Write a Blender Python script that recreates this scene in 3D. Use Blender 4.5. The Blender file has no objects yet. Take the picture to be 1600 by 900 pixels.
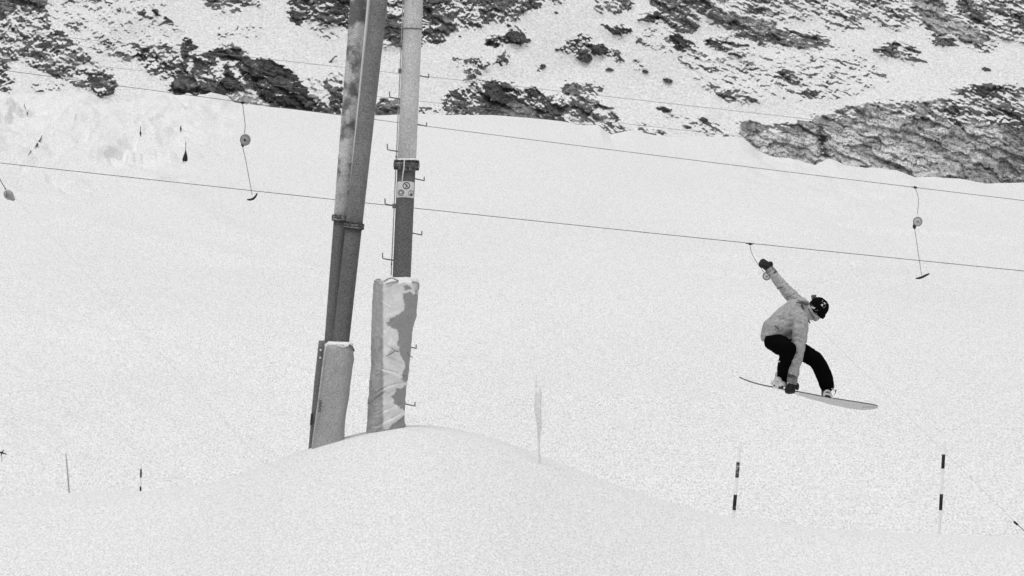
import bpy, math, random
import numpy as np
from mathutils import Vector, Matrix

scn = bpy.context.scene
COL = scn.collection
F = 6000.0            # focal length in photo pixels (1600 wide)

# ------------------------------------------------------------------ camera
cam_d = bpy.data.cameras.new('camera')
cam_d.sensor_width = 36.0
cam_d.lens = 36.0 * F / 1600.0
cam_d.clip_start = 0.5
cam_d.clip_end = 5000
cam = bpy.data.objects.new('camera', cam_d)
COL.objects.link(cam)
cam.location = (0, 0, 0)
cam.rotation_euler = (math.radians(90), 0, 0)
scn.camera = cam

# ------------------------------------------------------------------ world and light (overcast, monochrome)
SUN_EL, SUN_AZ = math.radians(48), math.radians(215)
w = bpy.data.worlds.new("World")
scn.world = w
w.use_nodes = True
nt = w.node_tree
nt.nodes.clear()
sky = nt.nodes.new('ShaderNodeTexSky')
sky.sky_type = 'NISHITA'
sky.sun_disc = False
sky.sun_elevation = SUN_EL
sky.sun_rotation = SUN_AZ
sky.air_density = 1.0
sky.dust_density = 6.0
bwn = nt.nodes.new('ShaderNodeRGBToBW')
bg = nt.nodes.new('ShaderNodeBackground')
bg.inputs[1].default_value = 0.15
wo = nt.nodes.new('ShaderNodeOutputWorld')
nt.links.new(sky.outputs[0], bwn.inputs[0])
nt.links.new(bwn.outputs[0], bg.inputs[0])
nt.links.new(bg.outputs[0], wo.inputs[0])

sd = bpy.data.lights.new('sun', 'SUN')
sd.energy = 0.6
sd.angle = math.radians(40)
sun = bpy.data.objects.new('sun', sd)
COL.objects.link(sun)
# direction to the sun: behind the camera, to the left
sdir = Vector((-0.04, -0.22, 1.0)).normalized()
sun.rotation_euler = (-sdir).to_track_quat('-Z', 'Y').to_euler()
sky.sun_elevation = math.asin(sdir.z)
sky.sun_rotation = math.atan2(sdir.x, sdir.y)

scn.view_settings.view_transform = 'Standard'
scn.view_settings.look = 'None'
scn.view_settings.exposure = -0.22
scn.view_settings.gamma = 1.0

# ------------------------------------------------------------------ helpers
def at(px, py, Y):
    """point at depth Y metres seen at photo pixel px,py"""
    return Vector(((px - 800) / F * Y, Y, (450 - py) / F * Y))

def tag(o, label=None, cat=None, group=None, kind=None):
    if label: o['label'] = label
    if cat: o['category'] = cat
    if group: o['group'] = group
    if kind: o['kind'] = kind
    return o

def empty(name, loc, rz=0):
    o = bpy.data.objects.new(name, None)
    COL.objects.link(o)
    o.location = loc
    o.rotation_euler = (0, 0, rz)
    o.empty_display_size = 0.1
    return o

def mesh_obj(name, verts, faces, mat=None, parent=None, smooth=True):
    me = bpy.data.meshes.new(name)
    org = Vector((0, 0, 0))
    if parent is not None:
        org = world_loc(parent)
    elif len(verts):
        vv = np.array([tuple(v) for v in verts])
        org = Vector(((vv[:, 0].min() + vv[:, 0].max()) / 2, (vv[:, 1].min() + vv[:, 1].max()) / 2, vv[:, 2].min()))
    me.from_pydata([tuple(Vector(v) - org) for v in verts], [], [tuple(int(i) for i in f) for f in faces])
    me.update()
    if smooth:
        me.polygons.foreach_set('use_smooth', [True] * len(me.polygons))
    if mat: me.materials.append(mat)
    o = bpy.data.objects.new(name, me)
    COL.objects.link(o)
    if parent is not None:
        o.parent = parent
    else:
        o.location = org
    return o

def world_loc(o):
    p = Vector((0, 0, 0))
    while o is not None:
        p = p + o.location
        o = o.parent
    return p

class MB:
    """collects shapes in world coordinates and links them as one mesh"""
    def __init__(s): s.v = []; s.f = []
    def add(s, vs, fs):
        n = len(s.v)
        s.v += [Vector(v) for v in vs]
        s.f += [tuple(i + n for i in f) for f in fs]
    def tube(s, pts, rad, n=12, caps=True, squash=None):
        pts = [Vector(p) for p in pts]
        if not hasattr(rad, '__len__'): rad = [rad] * len(pts)
        t0 = (pts[1] - pts[0]).normalized()
        up = Vector((0, 0, 1)) if abs(t0.z) < 0.9 else Vector((0, 1, 0))
        a = t0.cross(up).normalized()
        vs, fs = [], []
        for i, p in enumerate(pts):
            t = (pts[min(i + 1, len(pts) - 1)] - pts[max(i - 1, 0)]).normalized()
            a = (a - t * a.dot(t)).normalized()
            b = t.cross(a)
            for k in range(n):
                an = 2 * math.pi * k / n
                vs.append(p + (a * math.cos(an) + b * math.sin(an)) * rad[i])
        for i in range(len(pts) - 1):
            for k in range(n):
                k2 = (k + 1) % n
                fs.append((i * n + k, i * n + k2, (i + 1) * n + k2, (i + 1) * n + k))
        if caps:
            fs.append(tuple(range(n))[::-1])
            fs.append(tuple((len(pts) - 1) * n + k for k in range(n)))
        s.add(vs, fs)
        return s
    def box(s, c, hx, hy, hz):
        """c centre, hx,hy,hz half-axis vectors"""
        c, hx, hy, hz = map(Vector, (c, hx, hy, hz))
        vs = [c + hx * i + hy * j + hz * k for i in (-1, 1) for j in (-1, 1) for k in (-1, 1)]
        s.add(vs, [(0, 1, 3, 2), (4, 6, 7, 5), (0, 4, 5, 1), (2, 3, 7, 6), (0, 2, 6, 4), (1, 5, 7, 3)])
        return s
    def ellipsoid(s, c, ax, ay, az, nu=16, nv=10):
        c, ax, ay, az = map(Vector, (c, ax, ay, az))
        vs = [c + az]
        for i in range(1, nv):
            th = math.pi * i / nv
            for k in range(nu):
                ph = 2 * math.pi * k / nu
                vs.append(c + az * math.cos(th) + (ax * math.cos(ph) + ay * math.sin(ph)) * math.sin(th))
        vs.append(c - az)
        fs = []
        for k in range(nu): fs.append((0, 1 + k, 1 + (k + 1) % nu))
        for i in range(nv - 2):
            for k in range(nu):
                a = 1 + i * nu + k; b = 1 + i * nu + (k + 1) % nu
                fs.append((a, a + nu, b + nu, b))
        L = len(vs) - 1
        for k in range(nu): fs.append((L, L - nu + (k + 1) % nu, L - nu + k))
        s.add(vs, fs)
        return s
    def sphere(s, c, r, nu=14, nv=9):
        return s.ellipsoid(c, (r, 0, 0), (0, r, 0), (0, 0, r), nu, nv)
    def loft(s, secs, n=20, power=1.0):
        """secs: (centre, axis vector a, axis vector b) closed ellipses"""
        vs, fs = [], []
        for c, a, b in secs:
            c, a, b = Vector(c), Vector(a), Vector(b)
            for k in range(n):
                an = 2 * math.pi * k / n
                ca, sa = math.cos(an), math.sin(an)
                if power != 1.0:
                    ca = math.copysign(abs(ca) ** power, ca); sa = math.copysign(abs(sa) ** power, sa)
                vs.append(c + a * ca + b * sa)
        for i in range(len(secs) - 1):
            for k in range(n):
                k2 = (k + 1) % n
                fs.append((i * n + k, i * n + k2, (i + 1) * n + k2, (i + 1) * n + k))
        fs.append(tuple(range(n))[::-1])
        fs.append(tuple((len(secs) - 1) * n + k for k in range(n)))
        s.add(vs, fs)
        return s
    def capsule(s, p, q, r0, r1, n=14):
        s.tube([p, q], [r0, r1], n)
        s.sphere(p, r0); s.sphere(q, r1)
        return s
    def build(s, name, mat=None, parent=None, smooth=True):
        return mesh_obj(name, s.v, s.f, mat, parent, smooth)

# ---- vectorised gradient noise
def _hash(ix, iy, seed):
    h = (ix.astype(np.int64) * 374761393 + iy.astype(np.int64) * 668265263 + seed * 974634777) & 0xffffffff
    h = ((h ^ (h >> 13)) * 1274126177) & 0xffffffff
    h = ((h ^ (h >> 16)) * 2246822519) & 0xffffffff
    return (h ^ (h >> 15)) & 0xffff

def pn(x, y, seed=0):
    x = np.asarray(x, float); y = np.asarray(y, float)
    xi = np.floor(x); yi = np.floor(y)
    fx = x - xi; fy = y - yi
    u = fx * fx * fx * (fx * (fx * 6 - 15) + 10); v = fy * fy * fy * (fy * (fy * 6 - 15) + 10)
    def g(ox, oy):
        a = _hash(xi + ox, yi + oy, seed) * (2 * math.pi / 65536.0)
        return np.cos(a) * (fx - ox) + np.sin(a) * (fy - oy)
    a = g(0, 0); b = g(1, 0); c = g(0, 1); d = g(1, 1)
    return (a + (b - a) * u + (c - a) * v + (a - b - c + d) * u * v) * 1.4

def fbm(x, y, octv=4, seed=0, gain=0.5):
    s = 0; a = 1.0; t = 0
    for i in range(octv):
        s = s + a * pn(x * 2 ** i, y * 2 ** i, seed + i * 17); t += a; a *= gain
    return s / t

def worley(x, z, seed):
    xi = np.floor(x); zi = np.floor(z)
    f1 = np.full(x.shape, 9.0); f2 = np.full(x.shape, 9.0); idc = np.zeros(x.shape); ox = np.zeros(x.shape); oz = np.zeros(x.shape)
    for i in (-1, 0, 1):
        for j in (-1, 0, 1):
            hx = _hash(xi + i, zi + j, seed) / 65536.0; hz = _hash(xi + i, zi + j, seed + 5) / 65536.0; hc = _hash(xi + i, zi + j, seed + 9) / 65536.0
            dx = xi + i + hx - x; dz = zi + j + hz - z
            d = dx * dx + dz * dz
            n1 = d < f1
            f2 = np.where(n1, f1, np.minimum(f2, d)); f1 = np.where(n1, d, f1)
            idc = np.where(n1, hc, idc); ox = np.where(n1, dx, ox); oz = np.where(n1, dz, oz)
    return np.sqrt(f1), np.sqrt(f2), idc, ox, oz

def smooth01(x, a, b):
    t = np.clip((x - a) / (b - a), 0, 1)
    return t * t * (3 - 2 * t)

def in_poly(px, py, poly):
    inside = np.zeros(px.shape, bool)
    xs = [p[0] for p in poly]; ys = [p[1] for p in poly]
    bb = (px >= min(xs)) & (px <= max(xs)) & (py >= min(ys)) & (py <= max(ys))
    X = px[bb]; Y = py[bb]
    r = np.zeros(X.shape, bool)
    n = len(poly); j = n - 1
    for i in range(n):
        xi, yi = poly[i]; xj, yj = poly[j]
        if yi != yj:
            c = ((yi > Y) != (yj > Y)) & (X < (xj - xi) * (Y - yi) / (yj - yi) + xi)
            r ^= c
        j = i
    inside[bb] = r
    return inside

def blur(a, n=1):
    for _ in range(n):
        a = (np.roll(a, 1, 0) + 2 * a + np.roll(a, -1, 0)) / 4
        a = (np.roll(a, 1, 1) + 2 * a + np.roll(a, -1, 1)) / 4
    return a

def grid_mesh(name, P, mat, parent=None, attrs=None, smooth=True, org=None):
    """P: (m,n,3) array"""
    m, n = P.shape[:2]
    if org is not None: P = P - np.array(org)
    idx = np.arange(m * n).reshape(m, n)
    q = np.stack([idx[:-1, :-1], idx[:-1, 1:], idx[1:, 1:], idx[1:, :-1]], -1).reshape(-1, 4)
    me = bpy.data.meshes.new(name)
    me.vertices.add(m * n)
    me.vertices.foreach_set('co', P.reshape(-1).astype(np.float32))
    me.loops.add(q.size)
    me.loops.foreach_set('vertex_index', q.reshape(-1).astype(np.int32))
    me.polygons.add(len(q))
    me.polygons.foreach_set('loop_start', np.arange(0, q.size, 4, dtype=np.int32))
    me.polygons.foreach_set('loop_total', np.full(len(q), 4, dtype=np.int32))
    me.update(calc_edges=True)
    me.polygons.foreach_set('use_smooth', np.full(len(q), smooth))
    for k, a in (attrs or {}).items():
        at_ = me.attributes.new(k, 'FLOAT', 'POINT')
        at_.data.foreach_set('value', a.reshape(-1).astype(np.float32))
    me.materials.append(mat)
    o = bpy.data.objects.new(name, me)
    COL.objects.link(o)
    if parent is not None: o.parent = parent
    elif org is not None: o.location = org
    return o

# ------------------------------------------------------------------ materials (all grey)
def N(nt_, t, **kw):
    n = nt_.nodes.new(t)
    for k, v in kw.items(): setattr(n, k, v)
    return n

def math_node(nt_, op, a, b=None, clamp=False):
    n = N(nt_, 'ShaderNodeMath', operation=op, use_clamp=clamp)
    for i, v in enumerate((a, b)):
        if v is None: continue
        if isinstance(v, (int, float)): n.inputs[i].default_value = v
        else: nt_.links.new(v, n.inputs[i])
    return n.outputs[0]

def noise_out(nt_, scale, detail=3, rough=0.6, stretch=(1, 1, 1), coords='Object', rot=(0, 0, 0), off=0.0):
    if coords == 'Position':
        src = N(nt_, 'ShaderNodeNewGeometry').outputs['Position']
    else:
        src = N(nt_, 'ShaderNodeTexCoord').outputs['Object']
    mp = N(nt_, 'ShaderNodeMapping')
    mp.inputs['Scale'].default_value = stretch
    mp.inputs['Rotation'].default_value = rot
    mp.inputs['Location'].default_value = (off, off, off)
    nt_.links.new(src, mp.inputs[0])
    nz = N(nt_, 'ShaderNodeTexNoise')
    nz.inputs['Scale'].default_value = scale
    nz.inputs['Detail'].default_value = detail
    nz.inputs['Roughness'].default_value = rough
    nt_.links.new(mp.outputs[0], nz.inputs['Vector'])
    return nz.outputs[0]

def base_mat(name, rough=0.8, spec=0.3, metal=0.0):
    m = bpy.data.materials.new(name)
    m.use_nodes = True
    b = m.node_tree.nodes['Principled BSDF']
    b.inputs['Roughness'].default_value = rough
    b.inputs['Specular IOR Level'].default_value = spec
    b.inputs['Metallic'].default_value = metal
    return m, m.node_tree, b

def grain_mat(name, val, rough=0.8, spec=0.3, grain=0.15, gscale=60, mottle=0.1, mscale=4, bump=0.0, bscale=40, coords='Object',
              stretch=(1, 1, 1), gdetail=2):
    """grey with fine speckle and slow mottling"""
    m, t, b = base_mat(name, rough, spec)
    g = noise_out(t, gscale, gdetail, 0.9, stretch, coords)
    g = math_node(t, 'MULTIPLY', math_node(t, 'SUBTRACT', g, 0.5), grain * 13)
    s = noise_out(t, mscale, 4, 0.55, (1, 1, 1), coords, off=7)
    s = math_node(t, 'MULTIPLY', math_node(t, 'SUBTRACT', s, 0.5), mottle * 4)
    f = math_node(t, 'ADD', math_node(t, 'ADD', g, s), 1.0)
    v = math_node(t, 'MULTIPLY', f, val, )
    v = math_node(t, 'MAXIMUM', v, 0.002)
    v = math_node(t, 'MINIMUM', v, 0.93)
    t.links.new(v, b.inputs['Base Color'])
    if bump:
        bn = N(t, 'ShaderNodeBump')
        bn.inputs['Strength'].default_value = 1.0
        bn.inputs['Distance'].default_value = bump
        t.links.new(noise_out(t, bscale, 3, 0.6, (1, 1, 1), coords, off=3), bn.inputs['Height'])
        t.links.new(bn.outputs[0], b.inputs['Normal'])
    return m

def blend_mat(name, v0, v1, scale, lo, hi, rough=0.8, grain=0.15, gscale=60, stretch=(1, 1, 1), attr=None, spec=0.3, bump=0.0):
    """two greys mixed by a noise mask (frost, stuck snow) or by a mesh attribute"""
    m, t, b = base_mat(name, rough, spec)
    n = noise_out(t, scale, 5, 0.6, stretch)
    if attr:
        a = N(t, 'ShaderNodeAttribute', attribute_name=attr)
        n = math_node(t, 'ADD', math_node(t, 'MULTIPLY', math_node(t, 'SUBTRACT', n, 0.5), 0.5), a.outputs['Fac'])
    mr = N(t, 'ShaderNodeMapRange', interpolation_type='SMOOTHSTEP')
    t.links.new(n, mr.inputs[0])
    mr.inputs[1].default_value = lo; mr.inputs[2].default_value = hi
    mr.inputs[3].default_value = v0; mr.inputs[4].default_value = v1
    g = noise_out(t, gscale, 2, 0.9)
    g = math_node(t, 'ADD', math_node(t, 'MULTIPLY', math_node(t, 'SUBTRACT', g, 0.5), grain * 13), 1.0)
    v = math_node(t, 'MINIMUM', math_node(t, 'MULTIPLY', mr.outputs[0], g), 0.93)
    t.links.new(v, b.inputs['Base Color'])
    if bump:
        bn = N(t, 'ShaderNodeBump')
        bn.inputs['Distance'].default_value = bump
        t.links.new(noise_out(t, 30, 3, 0.6, off=3), bn.inputs['Height'])
        t.links.new(bn.outputs[0], b.inputs['Normal'])
    return m

M = {}
def snow_ground_mat():
    m, t, b = base_mat('snow_ground', 0.75, 0.2)
    # snow grain at several sizes, plus wind crust streaks
    # fine powder on the near knoll, coarser wind-blown grains on the open slope
    g1 = noise_out(t, 40, 3, 1.0, (1, 0.22, 1), 'Position')
    g1 = math_node(t, 'MULTIPLY', math_node(t, 'SUBTRACT', g1, 0.5), 2.1)
    g2 = noise_out(t, 19, 3, 1.0, (1, 0.14, 1), 'Position', off=4)
    g2 = math_node(t, 'MULTIPLY', math_node(t, 'SUBTRACT', g2, 0.5), 2.9)
    sx = N(t, 'ShaderNodeSeparateXYZ'); t.links.new(N(t, 'ShaderNodeNewGeometry').outputs['Position'], sx.inputs[0])
    mrz = N(t, 'ShaderNodeMapRange', interpolation_type='SMOOTHSTEP'); t.links.new(sx.outputs['Y'], mrz.inputs[0])
    mrz.inputs[1].default_value = 58; mrz.inputs[2].default_value = 110
    gm = N(t, 'ShaderNodeMix', data_type='FLOAT'); t.links.new(mrz.outputs[0], gm.inputs[0]); t.links.new(g1, gm.inputs[2]); t.links.new(g2, gm.inputs[3])
    g = gm.outputs[0]
    s = noise_out(t, 0.09, 5, 0.55, (1, 0.35, 1), 'Position', off=11, rot=(0, 0, 0.5))
    s = math_node(t, 'MULTIPLY', math_node(t, 'SUBTRACT', s, 0.5), 0.10)
    f = math_node(t, 'ADD', math_node(t, 'ADD', g, s), 1.0)
    v = math_node(t, 'MINIMUM', math_node(t, 'MULTIPLY', f, 0.79), 0.98)
    t.links.new(v, b.inputs['Base Color'])
    bn = N(t, 'ShaderNodeBump')
    bn.inputs['Distance'].default_value = 0.006
    t.links.new(noise_out(t, 1.2, 5, 0.6, (1, 0.5, 1), 'Position'), bn.inputs['Height'])
    t.links.new(bn.outputs[0], b.inputs['Normal'])
    return m
M['snow'] = snow_ground_mat()

def mountain_mat(name='mountain_rock_snow'):
    m, t, b = base_mat(name, 0.9, 0.15)
    at_r = N(t, 'ShaderNodeAttribute', attribute_name='rock').outputs['Fac']
    at_t = N(t, 'ShaderNodeAttribute', attribute_name='tone').outputs['Fac']
    fine = noise_out(t, 1.5, 5, 0.95, (1, 1, 1.5), 'Position')
    k = math_node(t, 'ADD', at_r, math_node(t, 'MULTIPLY', math_node(t, 'SUBTRACT', fine, 0.5), 2.6))
    mr = N(t, 'ShaderNodeMapRange', interpolation_type='SMOOTHSTEP')
    t.links.new(k, mr.inputs[0])
    mr.inputs[1].default_value = 0.36; mr.inputs[2].default_value = 0.64
    # rock tone
    st = noise_out(t, 0.35, 5, 0.62, (1, 1, 1.3), 'Position', rot=(0, math.radians(-28), 0), off=5)
    st = math_node(t, 'MULTIPLY', math_node(t, 'SUBTRACT', st, 0.5), 1.3)
    fg = noise_out(t, 3.0, 3, 0.9, (1, 1, 1), 'Position', off=9)
    fg = math_node(t, 'MULTIPLY', math_node(t, 'SUBTRACT', fg, 0.5), 2.2)
    # dark cracks: thin creases of two stretched noises, steep joints and dipping beds
    def creases(rot, stretch, sc, off, wdt, dark):
        n_ = noise_out(t, sc, 4, 0.6, stretch, 'Position', rot=(0, math.radians(rot), 0), off=off)
        a_ = math_node(t, 'ABSOLUTE', math_node(t, 'SUBTRACT', n_, 0.5))
        c_ = N(t, 'ShaderNodeMapRange'); t.links.new(a_, c_.inputs[0])
        c_.inputs[1].default_value = 0.0; c_.inputs[2].default_value = wdt
        c_.inputs[3].default_value = dark; c_.inputs[4].default_value = 1.0
        return c_.outputs[0]
    c1 = creases(10, (1.2, 1, 0.26), 0.55, 4, 0.045, 0.42)
    c2 = creases(-30, (0.35, 1, 1.3), 0.35, 8, 0.03, 0.55)
    crk = math_node(t, 'MULTIPLY', c1, c2)
    f = math_node(t, 'ADD', math_node(t, 'ADD', st, fg), 1.0)
    f = math_node(t, 'MULTIPLY', math_node(t, 'MAXIMUM', f, 0.25), crk)
    rv = math_node(t, 'MULTIPLY', f, at_t)
    sn = noise_out(t, 2.2, 3, 1.0, (1, 1, 1), 'Position', off=2)
    sv = math_node(t, 'MULTIPLY', math_node(t, 'ADD', math_node(t, 'MULTIPLY', math_node(t, 'SUBTRACT', sn, 0.5), 1.7), 1.0), 0.80)
    mx = N(t, 'ShaderNodeMix', data_type='FLOAT')
    t.links.new(mr.outputs[0], mx.inputs[0]); t.links.new(sv, mx.inputs[2]); t.links.new(rv, mx.inputs[3])
    v = math_node(t, 'MINIMUM', mx.outputs[0], 0.95)
    t.links.new(v, b.inputs['Base Color'])
    bn = N(t, 'ShaderNodeBump')
    bn.inputs['Distance'].default_value = 0.25
    t.links.new(noise_out(t, 1.3, 5, 0.7, (1, 1, 1.4), 'Position'), bn.inputs['Height'])
    t.links.new(bn.outputs[0], b.inputs['Normal'])
    return m
M['mountain'] = mountain_mat()

M['steel_dark'] = grain_mat('steel_dark', 0.145, 0.6, 0.4, 0.22, 48, 0.15, 2.5)
M['steel_mid'] = grain_mat('steel_mid', 0.22, 0.6, 0.4, 0.20, 48, 0.22, 3)
M['steel_frost_spots'] = blend_mat('steel_frost_spots', 0.16, 0.60, 2.6, 0.40, 0.56, 0.7, 0.16, 48)
M['steel_frosted'] = grain_mat('steel_frosted', 0.64, 0.7, 0.3, 0.14, 48, 0.10, 3)
M['flange'] = blend_mat('flange', 0.10, 0.30, 14, 0.45, 0.62, 0.7, 0.2, 48)
M['bolt'] = grain_mat('bolt', 0.05, 0.5, 0.4, 0.1, 48, 0.1, 3)
M['white_paint'] = grain_mat('white_paint', 0.78, 0.6, 0.3, 0.07, 48, 0.03, 3)
M['sign_grey'] = grain_mat('sign_grey', 0.33, 0.6, 0.3, 0.1, 48, 0.05, 3)
M['sign_black'] = grain_mat('sign_black', 0.05, 0.6, 0.3, 0.1, 48, 0.05, 3)
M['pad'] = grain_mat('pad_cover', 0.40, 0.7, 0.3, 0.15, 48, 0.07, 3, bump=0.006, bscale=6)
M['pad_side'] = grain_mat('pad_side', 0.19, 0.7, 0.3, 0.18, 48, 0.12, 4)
M['snowcap'] = grain_mat('snow_cap', 0.85, 0.8, 0.2, 0.06, 60, 0.03, 6, bump=0.01, bscale=15)
M['rung'] = grain_mat('rung_steel', 0.15, 0.5, 0.4, 0.1, 48, 0.1, 3)
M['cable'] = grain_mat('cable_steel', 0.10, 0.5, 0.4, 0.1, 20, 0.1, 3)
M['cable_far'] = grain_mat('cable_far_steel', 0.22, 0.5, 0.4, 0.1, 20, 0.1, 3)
M['cord'] = grain_mat('cord', 0.22, 0.6, 0.3, 0.1, 20, 0.1, 3)
M['cord_pale'] = grain_mat('cord_pale', 0.48, 0.6, 0.3, 0.1, 20, 0.1, 3)
M['reel'] = grain_mat('reel_shell', 0.36, 0.6, 0.4, 0.22, 25, 0.2, 6)
M['reel_pale'] = grain_mat('reel_shell_pale', 0.55, 0.6, 0.4, 0.14, 25, 0.12, 6)
M['black'] = grain_mat('black_plastic', 0.02, 0.5, 0.3, 0.1, 30, 0.1, 3)
M['jacket'] = grain_mat('jacket_cloth', 0.39, 0.9, 0.1, 0.15, 48, 0.03, 6, bump=0.010, bscale=9)
M['seam_and_shade'] = grain_mat('jacket_trim_and_shade', 0.10, 0.9, 0.1, 0.1, 48, 0.06, 6)  # dark trim cloth, also the painted shade in creases and at the collar
M['trousers'] = grain_mat('trousers_cloth', 0.004, 0.95, 0.01, 0.15, 48, 0.15, 6, bump=0.010, bscale=9)
M['mitten'] = grain_mat('mitten_leather', 0.022, 0.7, 0.2, 0.3, 48, 0.2, 12)
M['cuff'] = grain_mat('mitten_cuff', 0.24, 0.8, 0.2, 0.2, 48, 0.3, 25)
M['skin'] = grain_mat('skin', 0.42, 0.6, 0.3, 0.06, 60, 0.05, 8)
M['hat'] = grain_mat('hat_wool', 0.005, 1.0, 0.05, 0.15, 48, 0.1, 12, bump=0.004, bscale=60)
M['hat_print'] = grain_mat('hat_print', 0.75, 0.9, 0.1, 0.1, 48, 0.1, 12)
M['pompom'] = grain_mat('pompom_wool', 0.16, 1.0, 0.05, 0.4, 48, 0.4, 30)
M['boot'] = blend_mat('boot_leather', 0.05, 0.5, 16, 0.56, 0.62, 0.6, 0.15, 48)
M['boot_snow'] = blend_mat('boot_snowed', 0.72, 0.30, 13, 0.60, 0.72, 0.7, 0.12, 48)
M['binding'] = grain_mat('binding', 0.04, 0.5, 0.4, 0.2, 48, 0.2, 12)
M['binding_pale'] = grain_mat('binding_pale', 0.55, 0.5, 0.4, 0.1, 48, 0.2, 12)
M['board_base'] = grain_mat('board_base', 0.52, 0.4, 0.4, 0.14, 48, 0.05, 4)
M['board_top'] = grain_mat('board_top', 0.35, 0.5, 0.4, 0.14, 48, 0.05, 4)
M['board_edge'] = grain_mat('board_edge', 0.08, 0.4, 0.5, 0.1, 48, 0.05, 4)
M['pole_white'] = grain_mat('pole_white', 0.88, 0.6, 0.3, 0.04, 40, 0.02, 4)
M['pole_black'] = blend_mat('pole_black', 0.012, 0.35, 14, 0.60, 0.70, 0.6, 0.1, 60)
M['pole_black_rimed'] = blend_mat('pole_black_rimed', 0.02, 0.45, 12, 0.54, 0.64, 0.6, 0.1, 60)
M['bamboo'] = grain_mat('grey_stick', 0.45, 0.7, 0.2, 0.12, 40, 0.1, 4)
M['rimed'] = grain_mat('rimed_post', 0.90, 0.9, 0.1, 0.10, 30, 0.08, 6, bump=0.02, bscale=12)
M['rock_dark'] = grain_mat('boulder_rock', 0.10, 0.9, 0.1, 0.3, 2.5, 0.2, 0.8, bump=0.1, bscale=2)

# ------------------------------------------------------------------ snow ground
CREST = [(-2500, 120), (-900, 130), (-300, 150), (0, 148), (60, 147), (130, 151), (180, 154), (230, 150), (262, 153), (300, 157), (358, 159), (362, 165), (440, 171),
         (530, 180), (600, 180), (655, 177), (700, 179), (770, 178), (830, 182), (880, 187), (905, 193), (935, 193), (953, 209), (985, 202),
         (1040, 213), (1100, 214), (1150, 214), (1166, 222), (1182, 236), (1205, 247), (1240, 259), (1272, 264), (1295, 252), (1340, 262),
         (1365, 264), (1400, 268), (1430, 281), (1462, 279), (1500, 281), (1540, 289), (1600, 287), (1700, 292), (2600, 310), (4500, 330)]
cx_ = np.array([c[0] for c in CREST], float); cy_ = np.array([c[1] for c in CREST], float)
fine_x = np.arange(-2500, 4500, 4.0)
fine_y = np.interp(fine_x, cx_, cy_)
kern = np.exp(-(np.arange(-60, 61) * 4 / 90.0) ** 2); kern /= kern.sum()
smooth_y = np.convolve(np.pad(fine_y, 60, mode='edge'), kern, 'valid')

KNOLL = [(-3000, 800), (-600, 800), (0, 785), (110, 772), (230, 772), (330, 757), (410, 728), (485, 699), (540, 682), (633, 663), (690, 666), (770, 686), (840, 711), (900, 735),
         (970, 762), (1060, 792), (1150, 814), (1300, 832), (1470, 840), (1600, 846), (2500, 860), (5000, 870)]
KX = np.linspace(-45, 45, 1800)
KZ = (450 - np.interp(800 + KX * F / 55.3, [k[0] for k in KNOLL], [k[1] for k in KNOLL])) / F * 55.3
_k = np.exp(-(np.arange(-16, 17) * 0.05 / 0.35) ** 2); _k /= _k.sum()
KZ = np.convolve(np.pad(KZ, 16, mode='edge'), _k, 'valid')

# (x0, y0, x1, y1, height, width) in metres on the ground
TRACKS = [(-23, 172, -5.5, 146, 0.22, 2.0), (-22, 176, -6, 150, -0.12, 1.5), (-3, 122, 8, 122, 0.06, 1.2), (8, 205, 24, 212, 0.14, 2.0), (9, 196, 26, 203, 0.12, 2.0), (10, 180, 30, 232, 0.12, 1.2),
          (-6, 118, 6, 112, 0.05, 1.0), (-26, 215, -8, 190, 0.14, 2.0), (-14, 205, -24, 245, 0.18, 2.0), (0, 145, 17, 139, 0.06, 1.4), (20, 235, 33, 238, 0.15, 1.8)]

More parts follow.
